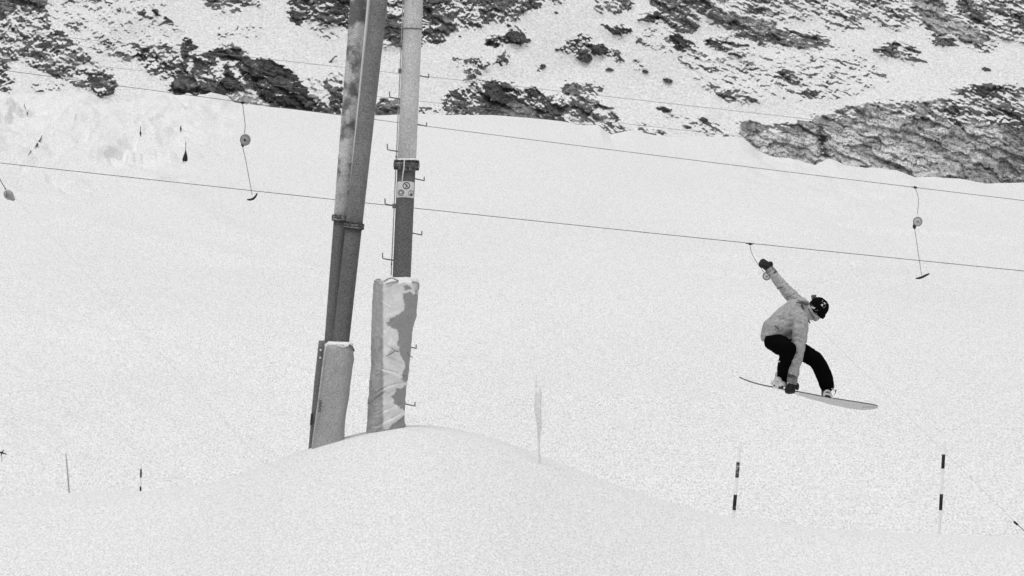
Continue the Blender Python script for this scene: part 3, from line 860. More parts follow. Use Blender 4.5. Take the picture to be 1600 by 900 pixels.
# left one, half turned reel like a drop
Yl = YD
tl = empty('tow_bar', at(14, 312, Yl))
tag(tl, 'pulled-out tow bar with a drop-shaped grey reel at the left edge', 'tow bar', 'tow bars on the haul cables')
mb = MB(); c0 = at(-42, cd(-42) + 1, Yl); mb.box(c0, (0.06, 0, 0), (0, 0.04, 0), (0, 0, 0.04)); mb.build('clamp', M['black'], tl, False)
MB().tube(spline([at(-42, cd(-42) + 1, Yl), at(-22, 258, Yl), at(-4, 274, Yl), at(3, 286, Yl), at(8, 294, Yl)]), 0.016, 6).build('cord', M['cord'], tl)
mb = MB(); mb.sphere(at(8.5, 295, Yl), 0.028, 10, 7); mb.build('cord_stop', M['black'], tl)
mb = MB()
sl = Yl / F
axis = Vector((0.72, 0, -0.69)); per = Vector((0.69, 0, 0.72))
secs = []
for q, r_, in ((-8.5, 0.6), (-7.8, 3.6), (-5, 6.2), (-1, 7.4), (3, 7.0), (6.5, 5.0), (9.5, 3.4), (11.5, 2.6), (12.5, 1.8)):
    secs.append((at(13.5, 304.5, Yl) + axis * q * sl, per * r_ * sl, Vector((0, 0.8, 0)) * r_ * sl))
mb.loft(secs, 16); reel = mb.build('reel', M['reel'], tl)
mb = MB(); mb.tube([at(11, 299, Yl - .16), at(9.5, 304, Yl - .18), at(11, 309, Yl - .16)], 0.02, 6); mb.build('rim', M['cord'], reel)
p_l = at(438, 752, 110)
MB().tube([at(24, 310, Yl), at(120, 412, 126), p_l], 0.003, 5).build('rope', M['cord_pale'], tl)
mb = MB(); mb.tube([p_l, at(444, 758, 109.5)], 0.018, 6); mb.build('grip', M['cord'], tl)

# ------------------------------------------------------------------ pylon of twin pipes
YP = 55.0
SP = YP / F
def line_pt(p0, p1, y, Y):
    t = (y - p0[1]) / (p1[1] - p0[1])
    return at(p0[0] + (p1[0] - p0[0]) * t, y, Y)

def pipe_mb(p0, p1, ya, yb, Y, r, n=28, k=10):
    mb = MB()
    mb.tube([line_pt(p0, p1, ya + (yb - ya) * i / k, Y) for i in range(k + 1)], r, n)
    return mb

def flange_mb(c, ax, r, th, gap=0.012, n=28):
    ax = ax.normalized()
    mb = MB()
    mb.tube([c - ax * (th / 2 + gap / 2), c - ax * gap / 2], r, n)
    mb.tube([c + ax * gap / 2, c + ax * (th / 2 + gap / 2)], r, n)
    mb.tube([c - ax * gap, c + ax * gap], r * 0.93, n)
    return mb

def bolts(c, ax, r, th, parent, count=10, br=0.014):
    ax = ax.normalized()
    a = ax.cross(Vector((0, 1, 0))).normalized(); b = ax.cross(a)
    base = None
    for i in range(count):
        q = 2 * math.pi * (i + 0.3) / count
        p = c + (a * math.cos(q) + b * math.sin(q)) * r
        MB().tube([p - ax * (th / 2 + 0.02), p + ax * (th / 2 + 0.02)], br, 6).build('bolt', M['bolt'], parent, False)

py_ = empty('lift_pylon', at(525, 690, YP))
tag(py_, 'ski lift pylon of two dark steel pipes side by side, leaning, feet in a mattress', 'pylon', 'steel lift pylons')
A0, A1 = (560.5, 0), (519.5, 535)
B0, B1 = (592.5, 0), (532, 540)
rA, rB = 13.2 * SP, 13.2 * SP
YA, YB = YP + 0.24, YP
legA = pipe_mb(A0, A1, -700, 341, YA, rA).build('leg', M['steel_frost_spots'], py_)
legA2 = pipe_mb(A0, A1, 341, 720, YA, rA * 0.97).build('lower_leg', M['steel_dark'], py_)
legB = pipe_mb(B0, B1, -700, 353, YB, rB).build('leg', M['steel_mid'], py_)
legB2 = pipe_mb(B0, B1, 353, 720, YB, rB * 0.98).build('lower_leg', M['steel_dark'], py_)
for P0, P1, yy, Yx in ((A0, A1, 341, YA), (B0, B1, 353, YB)):
    ax = line_pt(P0, P1, yy - 50, Yx) - line_pt(P0, P1, yy, Yx)
    c = line_pt(P0, P1, yy, Yx)
    ax2 = (ax.normalized() + Vector((0.0, -0.05, 0.0))).normalized()
    fl = flange_mb(c, ax2, 16.5 * SP, 0.045).build('flange', M['flange'], py_)
    bolts(c, ax2, 14.6 * SP, 0.05, fl, 10, 0.011)
# snow packed in the groove between the pipes, near the top
mb = MB()
mb.tube([at(576.5 - (y - 0) * 0.099, y, YP + 0.14) for y in range(-40, 330, 30)], [0.028 - 0.00005 * i * 30 for i in range(13)], 8)
mb.build('snow_seam', M['snowcap'], py_)
# cross head high above the frame
hz = line_pt(B0, B1, -690, YB)
mb = MB(); mb.tube([hz + Vector((-0.9, 0.1, 0)), hz + Vector((2.3, 0.1, -0.1))], 0.12, 16); mb.build('crosshead', M['steel_mid'], py_)

# ------------------------------------------------------------------ single mast with pegs
ms = empty('lift_pylon', at(605, 680, YP))
tag(ms, 'single round lift mast with climbing pegs, pale frosted above, dark below its bolted flange', 'pylon', 'steel lift pylons')
C0, C1 = (646.5, 0), (627.5, 435)
rC = 14.2 * SP
pipe_mb(C0, C1, -700, 255, YP, rC * 1.03).build('upper_tube', M['steel_frosted'], ms)
pipe_mb(C0, C1, 255, 720, YP, rC).build('lower_tube', M['steel_dark'], ms)
axC = (line_pt(C0, C1, 200, YP) - line_pt(C0, C1, 300, YP)).normalized()
def on_mast(y, ang, r=None):
    """point on the mast skin: ang 0 = facing camera, + = right"""
    c = line_pt(C0, C1, y, YP)
    r = rC if r is None else r
    return c + Vector((math.sin(ang), -math.cos(ang), 0)) * r
c = line_pt(C0, C1, 258, YP)
mb = MB()
mb.tube([c - axC * 0.075, c - axC * 0.035, c - axC * 0.03], [rC * 1.05, 19.5 * SP, 20.5 * SP], 10)
mb.tube([c - axC * 0.03, c - axC * 0.004], 20.5 * SP, 24)
mb.tube([c + axC * 0.004, c + axC * 0.03], 20.5 * SP, 24)
mb.tube([c + axC * 0.03, c + axC * 0.07], [19.5 * SP, rC * 1.05], 10)
mb.tube([c - axC * 0.02, c + axC * 0.02], 19.0 * SP, 24)
fl = mb.build('flange', M['flange'], ms)
bolts(c, axC, 18.0 * SP, 0.10, fl, 12, 0.017)
mb = MB(); mb.loft([(c + axC * 0.068, (rC * 1.35, 0, 0), (0, rC * 1.35, 0)), (c + axC * 0.08, (rC * 1.18, 0, 0), (0, rC * 1.18, 0)), (c + axC * 0.095, (rC * 1.04, 0, 0), (0, rC * 1.04, 0))], 20)
mb.build('snow_ring', M['snowcap'], fl)
# white strap end hanging over the flange
mb = MB()
P = [on_mast(246, -0.15, rC * 1.1), on_mast(252, -0.15, rC * 1.5), on_mast(262, -0.15, rC * 1.5), on_mast(270, -0.25, rC * 1.25), on_mast(283, -0.35, rC * 1.1)]
mb.tube(P, 0.009, 6); mb.build('strap', M['white_paint'], ms)
# collar near the top
cc_ = line_pt(C0, C1, 45.5, YP)
mb = MB(); mb.tube([cc_ - axC * 0.008, cc_ + axC * 0.008], rC * 1.10, 24); mb.build('collar', M['steel_dark'], ms)
# conduit down the left side
mb = MB()
mb.tube([line_pt(C0, C1, y, YP) + Vector((-rC * 1.03 - 0.018, 0.0, 0)) for y in (-600, 0, 120, 250, 262, 300, 430)], 0.008, 6)
mb.build('conduit', M['cord_pale'], ms)
for y in (68, 111, 168, 245, 322, 413):
    p = line_pt(C0, C1, y, YP) + Vector((-rC * 1.03 - 0.018, -0.01, 0))
    sz = 0.032 if y in (111, 322) else 0.014
    MB().box(p, (sz * .8, 0, 0), (0, 0.02, 0), (0, 0, sz)).build('conduit_clip', M['rung'], ms, False)
# pegs
for k, y in enumerate([-300, -215, -130, -52, 33, 118, 194, 279, 364, 448, 541, 631]):
    c = line_pt(C0, C1, y, YP)
    dx = 27 if y < 250 else (27 if y < 420 else 26)
    if y == 631: dx = 28
    r0 = c + Vector((rC * 0.9, 0, 0)); tip = c + Vector((dx * SP * 1.05, -0.02, -4 * SP))
    MB().tube([r0, c + Vector((dx * SP, -0.02, -3 * SP)), tip, tip + Vector((0.002, 0, 7 * SP))], 0.0085, 8).build('peg', M['rung'], ms)
for k, y in enumerate([-260, -175, -95, -15, 68, 150, 232, 317, 402]):
    c = line_pt(C0, C1, y, YP)
    r0 = c - Vector((rC * 0.9, 0, 0)); tip = c + Vector((-31 * SP, -0.02, 0.0 - 0 * SP))
    tip.z += 0.0
    MB().tube([r0 - Vector((0, 0, 5 * SP)), tip + Vector((0.003, 0, -2 * SP)), tip, tip + Vector((0.0, 0, 7 * SP))], 0.0085, 8).build('peg', M['rung'], ms)
hz = line_pt(C0, C1, -690, YP)
mb = MB(); mb.tube([hz + Vector((-0.5, 0.1, 0)), hz + Vector((0.9, 0.1, 0))], 0.10, 16); mb.build('crosshead', M['steel_frosted'], ms)

# the sign plate bent round the mast
sg = empty('warning_sign', on_mast(296, 0.1, rC))
tag(sg, 'white curved warning plate with three round pictograms on the mast below its flange', 'sign')
def plate_pt(u, y, r): return on_mast(y, u, r)
u0, u1 = -1.02, 1.05
nu, nv = 22, 6
P = np.zeros((nv * 2, nu, 3))
vs, fs = [], []
rp = rC + 0.012
for lay, rr in enumerate((rp, rp - 0.006)):
    for j in range(nv):
        for i in range(nu):
            u = u0 + (u1 - u0) * i / (nu - 1)
            y = 284.5 + (309.5 - 284.5) * j / (nv - 1) + 0.4 * u - 2.2 * (math.cos(u) - 0.6)
            vs.append(plate_pt(u, y, rr))
for j in range(nv - 1):
    for i in range(nu - 1):
        a = j * nu + i
        fs.append((a, a + nu, a + nu + 1, a + 1))
        b = nv * nu + a
        fs.append((b, b + 1, b + nu + 1, b + nu))
for i in range(nu - 1):
    fs.append((i, i + 1, nv * nu + i + 1, nv * nu + i)); a = (nv - 1) * nu + i; fs.append((a + 1, a, nv * nu + a, nv * nu + a + 1))
for j in range(nv - 1):
    a = j * nu; fs.append((a + nu, a, nv * nu + a, nv * nu + a + nu)); a = j * nu + nu - 1; fs.append((a, a + nu, nv * nu + a + nu, nv * nu + a))
mesh_obj('plate', vs, fs, M['white_paint'], sg)
def pict(cu, cy, rpx, rm, fill=None):
    """round pictogram wrapped on the plate"""
    mb = MB()
    ring = [plate_pt(cu + math.cos(q) * rpx / 14.5, cy + math.sin(q) * rpx, rp + 0.003) for q in np.linspace(0, 2 * math.pi, 21)]
    mb.tube(ring, 0.0055, 6, False)
    o = mb.build('pictogram', M[rm], sg)
    return o
def disc(cu, cy, rpx, m, parent, lift=0.001):
    vs = [plate_pt(cu, cy, rp + lift)]
    fs = []
    for ring in (0.5, 1.0):
        for k in range(16):
            q = 2 * math.pi * k / 16
            vs.append(plate_pt(cu + math.cos(q) * rpx * ring / 14.5, cy + math.sin(q) * rpx * ring, rp + lift))
    for k in range(16):
        k2 = (k + 1) % 16
        fs.append((0, 1 + k, 1 + k2)); fs.append((1 + k, 17 + k, 17 + k2, 1 + k2))
    mesh_obj('disc', vs, fs, M[m], parent)
def stroke(pts, m, parent, r=0.004):
    MB().tube([plate_pt(u, y, rp + 0.003) for u, y in pts], r, 5).build('stroke', M[m], parent)
o = pict(0.11, 290.5, 5.0, 'sign_black')
stroke([(-0.12, 287), (0.33, 294)], 'sign_black', o, 0.0045)
stroke([(0.05, 288), (0.10, 291), (0.05, 294)], 'sign_black', o, 0.005)
stroke([(0.10, 291), (0.22, 289)], 'sign_black', o, 0.004)
o = pict(-0.42, 301.5, 4.8, 'sign_grey'); disc(-0.42, 301.5, 4.6, 'sign_grey', o); disc(-0.44, 301, 1.5, 'white_paint', o, 0.0025)
o = pict(0.62, 302.5, 4.3, 'sign_grey'); disc(0.66, 304.5, 2.2, 'sign_black', o)
stroke([(0.95, 298), (1.0, 300)], 'sign_grey', o); stroke([(0.5, 299), (0.62, 301)], 'sign_grey', o)
stroke([(-0.05, 307), (0.2, 307)], 'sign_grey', sg, 0.003)

# ------------------------------------------------------------------ mattresses at the feet
def profile_pad(name, rows, Y, depth, mat, parent, n=28, power=0.6, wob=0.0, seed=1):
    """rows: (py, left px, right px); closed section, boxy at the front"""
    mb = MB()
    secs = []
    for (y, l, r_) in rows:
        c = at((l + r_) / 2, y, Y)
        secs.append((c, ((r_ - l) / 2 * SP, 0, 0), (0, depth / 2, 0)))
    mb.loft(secs, n, power)
    if wob:
        P = np.array([tuple(v) for v in mb.v])
        nz = fbm(P[:, 0] * 5, P[:, 2] * 3, 3, seed)
        P[:, 1] += wob * nz
        P[:, 0] += wob * 0.3 * fbm(P[:, 0] * 5 + 9, P[:, 2] * 3, 3, seed + 5)
        mb.v = [Vector(p) for p in P]
    return mb.build(name, M[mat], parent)

p1 = empty('crash_mattress', at(512, 692, YP - 0.3))
tag(p1, 'smooth grey crash mattress with snow on its top edge around the twin pipes', 'crash mattress', 'crash mattresses at the pylon feet')
def interp_rows(rows, step=12):
    ysr = [r[0] for r in rows]
    out = []
    y = ysr[0]
    while y < ysr[-1]:
        out.append((y, float(np.interp(y, ysr, [r[1] for r in rows])), float(np.interp(y, ysr, [r[2] for r in rows])))); y += step
    out.append(rows[-1]); return out
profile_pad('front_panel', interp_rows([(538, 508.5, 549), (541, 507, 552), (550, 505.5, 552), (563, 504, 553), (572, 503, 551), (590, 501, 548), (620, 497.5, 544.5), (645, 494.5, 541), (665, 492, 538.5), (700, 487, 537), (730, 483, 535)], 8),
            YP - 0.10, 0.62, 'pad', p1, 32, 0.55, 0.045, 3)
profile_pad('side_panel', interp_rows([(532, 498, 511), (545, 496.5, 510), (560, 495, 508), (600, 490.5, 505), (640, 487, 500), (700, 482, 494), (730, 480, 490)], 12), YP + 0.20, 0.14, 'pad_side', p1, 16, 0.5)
mb = MB()
mb.loft([(at(529.5, 541.5, YP - 0.10), (22 * SP, 0, 0), (0, 0.30, 0)), (at(529.5, 537.5, YP - 0.10), (21.5 * SP, 0, 0), (0, 0.29, 0)), (at(530, 534.5, YP - 0.10), (18 * SP, 0, 0), (0, 0.25, 0))], 32, 0.55)
P = np.array([tuple(v) for v in mb.v]); P[:, 2] += 0.012 * fbm(P[:, 0] * 12, P[:, 1] * 6, 3, 8) * 3
mb.v = [Vector(p) for p in P]
mb.build('snow_cap', M['snowcap'], p1)
# strap loops at top right and eyelets at top left
mb = MB(); mb.tube([at(546, 539, YP - 0.42), at(551, 543, YP - 0.40), at(553, 548, YP - 0.34), at(551, 546, YP - 0.3)], 0.014, 6); mb.build('strap', M['steel_dark'], p1)
for (x, y) in ((501, 547), (500.5, 559)):
    mb = MB(); mb.sphere(at(x, y, YP + 0.11), 0.016, 8, 6); mb.build('eyelet', M['snowcap'], p1)
mb = MB(); mb.tube([at(509 - (y - 541) * 0.137, y, YP - 0.10 - 0.29) for y in range(541, 700, 12)], 0.008, 6); mb.build('piping', M['binding_pale'], p1)
# printed lettering running up the left edge (too small to read in the photograph)
rng = random.Random(5)
mb = MB()
for i in range(8):
    y = 626 + i * 2.4
    xx = 501.2 - (y - 626) * 0.11
    yy = Vector((0, YP - 0.10 - 0.345, 0)).y
    w_ = [2.0, 1.3, 2.1, 1.7, 2.2, 1.4, 2.1, 1.9][i]
    c = at(xx, y, yy)
    mb.box(c, (w_ * SP, 0, 0.3 * SP), (0, 0.003, 0), (0, 0, 0.55 * SP))
    mb.box(c + Vector(((w_ - 0.6) * SP * (1 if i % 2 else -1), 0, -1.2 * SP)), (0.5 * SP, 0, 0), (0, 0.003, 0), (0, 0, 0.9 * SP))
mb.build('lettering', M['bolt'], p1, False)
mb = MB()
for i in range(5):
    mb.box(at(499.5 - i * 0.3, 650 + i * 2, YP - 0.445), (0.9 * SP, 0, 0), (0, 0.003, 0), (0, 0, 0.5 * SP))
mb.build('lettering', M['steel_mid'], p1, False)
mb = MB(); mb.box(at(486.4, 655, YP + 0.14), (1.3 * SP, 0, 0.6 * SP), (0, 0.05, 0), (0.9 * SP, 0, 9 * SP)); mb.build('patch', M['bolt'], p1, False)

p2 = empty('crash_mattress', at(605, 675, YP - 0.4))
tag(p2, 'round crash mattress wrapped in crumpled snow-caked foil around the single mast', 'crash mattress', 'crash mattresses at the pylon feet')
rows = [(436, 588, 652), (440, 584, 655), (450, 583, 654.5), (475, 582, 652), (492, 582, 651.5), (505, 581, 647.5), (520, 580.5, 644), (545, 580, 642.5), (570, 580, 640), (585, 579, 638.5), (600, 577.5, 635.5), (615, 577, 634.5),
        (622, 576, 633), (630, 575, 633.5), (650, 575, 631.5), (665, 574, 633), (700, 571, 633), (730, 568, 633)]
ysr = [r[0] for r in rows]
nY, nU = 280, 150
PY2 = np.linspace(436, 730, nY); U2 = np.linspace(-math.pi * 0.98, math.pi * 0.98, nU)
YYp, UU = np.meshgrid(PY2, U2, indexing='ij')
Lx = np.interp(YYp, ysr, [r[1] for r in rows]); Rx = np.interp(YYp, ysr, [r[2] for r in rows])
cxp = (Lx + Rx) / 2; hw = (Rx - Lx) / 2
pxs = cxp + hw * np.sin(UU)          # photo x of the front surface
pw = pxs + 6 * fbm(pxs / 9, YYp / 9, 4, 14, 0.7); yw = YYp + 8 * fbm(pxs / 9, YYp / 9, 4, 15, 0.7)
def seg_d(x, y, pts):
    d = np.full(x.shape, 1e9)
    for (x0, y0), (x1, y1) in zip(pts[:-1], pts[1:]):
        vx, vy = x1 - x0, y1 - y0
        t = np.clip(((x - x0) * vx + (y - y0) * vy) / (vx * vx + vy * vy), 0, 1)
        d = np.minimum(d, np.hypot(x - x0 - t * vx, y - y0 - t * vy))
    return d
# where snow crust clings: centre band from 600 px rightwards, broken by bare patches
crust = 0.30 + 0.70 * smooth01(pxs + 0.25 * (pw - pxs), 598.5, 602) * np.ones_like(pw)
crust = crust - 0.08 * (1 - smooth01(pxs, 602, 604)) * smooth01(pxs, 594, 597)
bare = [
    [(632, 443), (640, 446), (645, 450), (642, 454), (634, 452)],
    [(630, 457), (640, 455), (646, 460), (660, 455), (660, 520), (645, 540), (640, 560), (660, 620), (636, 600), (634, 560), (625, 545), (622, 540), (624, 525), (620, 515), (612, 512), (607, 508), (609, 500), (616, 493), (625, 492), (632, 485), (632, 470)],
    [(624, 545), (660, 540), (660, 600), (630, 595), (628, 585), (634, 570), (628, 560)],
    [(612, 618), (622, 608), (640, 600), (645, 640), (630, 640), (618, 630)],
    [(586, 676), (600, 672), (632, 648), (650, 640), (650, 720), (586, 720)],
]
for bpoly in bare:
    crust = np.where(in_poly(pw, yw, bpoly), 0.02, crust)
crust = blur(crust, 1)
# folds of the foil
fold = np.zeros_like(pw)
for pts, wdt, am in (([(580, 622), (598, 610), (615, 602), (634, 598)], 1.6, 1.0), ([(597, 578), (612, 581), (628, 588), (634, 590)], 1.4, .8),
                     ([(594, 650), (608, 640), (628, 632)], 2.0, .7), ([(590, 668), (612, 656), (630, 644)], 2.2, .9), ([(577, 634), (590, 622), (604, 612)], 1.3, .6),
                     ([(585, 605), (600, 588), (606, 584)], 1.2, .5), ([(583, 560), (592, 545), (600, 535)], 1.0, .45), ([(600, 455), (620, 444), (634, 441)], 1.5, .6),
                     ([(610, 560), (622, 566), (632, 572)], 1.2, .6), ([(612, 545), (626, 552)], 1.0, .6), ([(620, 545), (608, 556)], 1.0, .5), ([(596, 470), (612, 480)], 1.2, .3), ([(578, 645), (588, 632)], 1.2, .5)):
    dd = seg_d(pxs, YYp, pts)
    fold += am * np.exp(-(dd / wdt) ** 2)
    dd2 = seg_d(pxs, YYp + 2.4, pts)
    fold -= 0.55 * am * np.exp(-(dd2 / wdt) ** 2)
disp = 0.016 * crust + 0.052 * fold + 0.034 * fbm(pxs / 9, YYp / 14, 5, 77, 0.6) + 0.045 * np.abs(fbm((pxs * .55 + YYp) / 7, (pxs - YYp * .55) / 26, 3, 78)) * smooth01(YYp, 560, 600)
cX = (cxp - 800) * SP
rad = hw * SP
topf = smooth01(YYp, 436, 444) * 0.12 + 0.88
Xp = cX + np.sin(UU) * (rad * topf + disp * 0.4)
Yp = (YP - 0.05) - np.cos(UU) * (rad * 1.02 * topf + disp)
Zp = (450 - YYp) * SP
crustv = np.clip(crust + 0.0, 0, 1)
M['foil'] = blend_mat('foil_wrap', 0.36, 0.88, 16, 0.02, 0.92, 0.7, 0.10, 70, attr='crust', bump=0.01)
pp = grid_mesh('foil_wrap', np.stack([Xp, Yp, Zp], -1) - np.array(tuple(p2.location)), M['foil'], p2, {'crust': crustv})
# mattress core closing the top
mb = MB()
c = at(620, 438, YP - 0.05)
mb.loft([(c - Vector((0, 0, 0.05)), (35 * SP, 0, 0), (0, 34 * SP, 0)), (c + Vector((0, 0, 0.01)), (33.5 * SP, 0, 0), (0, 32 * SP, 0)), (c + Vector((0, 0, 0.035)), (27 * SP, 0, 0), (0, 26 * SP, 0)), (c + Vector((0, 0, 0.04)), (15 * SP, 0, 0), (0, 15 * SP, 0))], 32)
P = np.array([tuple(v) for v in mb.v]); P[:, 2] += 0.03 * fbm(P[:, 0] * 9, P[:, 1] * 9, 3, 8)
mb.v = [Vector(p) for p in P]
mb.build('snow_cap', M['snowcap'], p2)
# ruffled foil edge
for r_, pts in ((.012, [(600, 440, -.38), (606, 436, -.40), (613, 434.5, -.40), (619, 437, -.40), (622, 440, -.40), (612, 441, -.41), (603, 444, -.4)]),
                (.014, [(585, 440, -.2), (589, 437, -.24), (594, 436.5, -.26)]), (.014, [(644, 441, -.30), (652, 442, -.24), (654, 449, -.2), (650, 457, -.25)])):
    MB().tube(spline([at(x, y, YP + d) for x, y, d in pts], 4), r_, 6).build('ruffle', M['pad'], p2)
for pts in ([(611, 543), (617, 548), (624, 550)], [(636, 551), (641, 556), (645, 559)], [(603, 557), (617, 549)]):
    mb = MB(); mb.tube([at(x, y, YP - 0.42 + abs(x - 611) * 0.0035) for x, y in pts], 0.006, 6); mb.build('tie', M['rung'], p2)

# ------------------------------------------------------------------ marker poles
def marker(top, bot, Y, wpx, bands, label, rimed_first=False, grp='banded piste marker poles'):
    s = Y / F
    zb = gz(*at(bot[0], bot[1], Y).xy)
    t = empty('marker_pole', at(bot[0], bot[1], Y))
    tag(t, label, 'marker pole', grp)
    def pt(y):
        q = (y - top[1]) / (bot[1] - top[1])
        return at(top[0] + (bot[0] - top[0]) * q, y, Y)
    ext = at(bot[0], bot[1], Y); ext.z = min(zb - 0.3, ext.z)
    mb = MB(); r = wpx / 2 * s
    mb.tube([pt(top[1]), pt(top[1] + 1), pt(bot[1]), ext], [r * 0.7, r * 0.95, r * 0.95, r * 0.95], 14)
    mb.build('shaft', M['pole_white'], t)
    for i, (a, b) in enumerate(bands):
        MB().tube([pt(a), pt(b)], r * 1.08, 14).build('band', M['pole_black_rimed' if (rimed_first and i == 0) else 'pole_black'], t)
    return t
marker((1156, 694), (1145.5, 815), 107.0, 5.2, [(722, 746), (773, 797)], 'banded marker pole with frost-speckled upper black band, left of the pair under the snowboard', True)
marker((1475.5, 690), (1467.5, 836), 106.0, 5.0, [(710, 732), (772, 797)], 'banded marker pole with two clean black bands, near the right edge')
marker((220.5, 725), (219.5, 770), 113.0, 2.6, [(733, 746), (760, 768)], 'small thin banded marker pole at lower left')
Yb = 113.0
mb = MB(); b0 = at(108, 768, Yb); b1 = b0 + Vector((0.02, 0, -0.5)); mb.tube([at(103, 709, Yb), at(105.5, 738, Yb), b0, b1], [0.018, 0.022, 0.026, 0.026], 8)
o = mb.build('stake', M['bamboo']); tag(o, 'thin leaning grey stake in the snow at lower left', 'stake')

# rime-covered post right of the pylon
rp_ = empty('snow_post', at(843, 716, 54.0))
tag(rp_, 'slender post plastered with rime, almost lost in the snow right of the pylon', 'post')
mb = MB(); mb.tube([at(837, 582, 54), at(837.5, 610, 54), at(838, 626, 54)], [0.014, 0.016, 0.016], 8); mb.build('tip', M['pole_white'], rp_)
mb = MB(); ptsr = [(840.5, 606, 5.0), (841, 615, 5.4), (840.5, 640, 5.2), (841.5, 655, 4.8), (843, 668, 3.6), (842, 680, 2.4), (842, 700, 2.0), (843, 716, 1.6)]
mb.tube([at(x, y, 54) for x, y, r in ptsr] + [at(843, 760, 54)], [r * 54 / F for x, y, r in ptsr] + [0.014], 14)
P = np.array([tuple(v) for v in mb.v]); P[:, 0] += 0.012 * fbm(P[:, 2] * 9, P[:, 1] * 9, 3, 4)
mb.v = [Vector(p) for p in P]; mb.build('rime_crust', M['rimed'], rp_)

# dark crossed sticks at the far left
Yk = 118.0
mb = MB()
mb.tube([at(-6, 705, Yk), at(3, 707.5, Yk), at(11, 710, Yk)], [0.02, 0.028, 0.012], 6)
mb.tube([at(6, 703, Yk - .05), at(3, 707.5, Yk - .05), at(1.5, 712, Yk - .05)], [0.01, 0.03, 0.012], 6)
mb.tube([at(3, 708, Yk), at(3, 722, Yk)], 0.006, 5)
o = mb.build('crossed_sticks', M['black']); tag(o, 'small dark crossed sticks on the snow at the left edge', 'sticks')

# dark covered stubs in the bank at upper left
def stub(x, ytop, ybase, wpx, Y, label, cover):
    s = Y / F
    t = empty('covered_stake', at(x, ybase, Y)); tag(t, label, 'stake', 'dark covered stakes in the snow bank')
    z = min(gz(*at(x, ybase, Y).xy), at(x, ybase, Y).z) - 0.4
    e = at(x, ybase, Y); e.z = z
    MB().tube([at(x + 0.3, ytop, Y), at(x, ybase, Y), e], 0.022, 6).build('stick', M['black'], t)
    mb = MB()
    secs = [(at(x + a, ybase - b, Y), (r * s, 0, 0), (0, r * s * .8, 0)) for a, b, r in cover]
    mb.loft(secs, 10); mb.build('cover', M['black'], t)
def front_Y(px, py):
    Ys = np.arange(110, 300, 0.5)
    zz = ground_z((px - 800) / F * Ys, Ys)
    los = (450 - py) / F * Ys
    k = np.where(zz > los)[0]
    return float(Ys[k[0]]) - 0.6 if len(k) else 280.0
def sY(x, y): return front_Y(x, y)
stub(290, 222, 252, 9, sY(290, 251), 'dark bell-shaped cover on a thin stick, biggest of the three in the snow bank', [(0, 17, .7), (0, 13, 1.6), (-0.3, 8, 3.3), (-0.8, 3.5, 4.2), (-1, 1, 4.0), (-1, 0, 3.0)])
stub(219.5, 197, 210, 4, sY(219.5, 210), 'short dark stake with a small knob left of the bell-shaped cover', [(0, 4.5, .7), (0, 2.5, 1.6), (0, 0, 1.2)])
stub(282.5, 196, 204, 3, sY(282.5, 204), 'tiny dark stub above the bell-shaped cover', [(0, 7, .6), (0, 4, 1.3), (0, 0, 1.3)])
# dark cracks where the bank has broken
def crack(pts, r, label):
    Ys = [sY(x, y) - 0.1 for x, y in pts]
    mb = MB(); mb.tube([at(x, y, Yx) for (x, y), Yx in zip(pts, Ys)], r, 6)
    return mb
for pts, r, lab in (([(66, 211), (63, 218), (58, 226), (55, 231)], [0.02, 0.05, 0.08, 0.02], 'dark broken edge slanting in the snow bank at far left'),
                    ([(52, 229), (48, 236), (44, 243)], [0.015, 0.03, 0.015], 'thin dark crack below the slanting broken edge at far left'),
                    ([(38, 163), (40, 171), (43, 177)], [0.015, 0.03, 0.06], 'short dark crack high in the snow bank near the left edge')):
    o = crack(pts, r, lab).build('rock_edge', M['rock_dark'], None); tag(o, lab, 'rock', 'dark edges in the snow bank')

# ------------------------------------------------------------------ snowboarder in mid air
DB = 43.0
SB = DB / F
def bp(x, y, d=0.0):
    """joint at photo pixel x,y; d metres away from the camera (+) or nearer (-)"""
    return at(x, y, DB + d)

def fuse(mb, name, voxel, mat, parent, smooth_it=6, fn=None, extra=None):
    """closed shapes melted into one skin"""
    o = mb.build('tmp', None, None)
    md = o.modifiers.new('r', 'REMESH'); md.mode = 'VOXEL'; md.voxel_size = voxel
    sm = o.modifiers.new('s', 'SMOOTH'); sm.factor = 0.5; sm.iterations = smooth_it
    dg = bpy.context.evaluated_depsgraph_get()
    me = bpy.data.meshes.new_from_object(o.evaluated_get(dg))
    me.name = name
    org = Vector(o.location)
    bpy.data.objects.remove(o)
    n = len(me.vertices)
    co = np.zeros(n * 3, np.float32); me.vertices.foreach_get('co', co); co = co.reshape(-1, 3) + np.array(org)
    if fn is not None:
        nm = np.zeros(n * 3, np.float32); me.vertices.foreach_get('normal', nm); nm = nm.reshape(-1, 3)
        co = fn(co, nm)
    o2org = world_loc(parent) if parent is not None else (org)
    me.vertices.foreach_set('co', (co - np.array(o2org)).astype(np.float32).reshape(-1))
    me.polygons.foreach_set('use_smooth', [True] * len(me.polygons))
    me.materials.clear(); me.materials.append(mat)
    me.update()
    ob = bpy.data.objects.new(name, me)
    COL.objects.link(ob)
    if parent is not None: ob.parent = parent
    else: ob.location = o2org
    return ob

def chain(mb, pts, n=16):
    """tapering limb through (point, radius)"""
    P = [p for p, r in pts]; Rr = [r for p, r in pts]
    SPn = spline([tuple(p) for p in P], 5)
    rr = np.interp(np.linspace(0, len(P) - 1, len(SPn)), range(len(P)), Rr)
    mb.tube(SPn, list(rr), n)
    mb.sphere(P[0], Rr[0]); mb.sphere(P[-1], Rr[-1])

def V(x, z): return Vector((x * SB, 0, -z * SB))
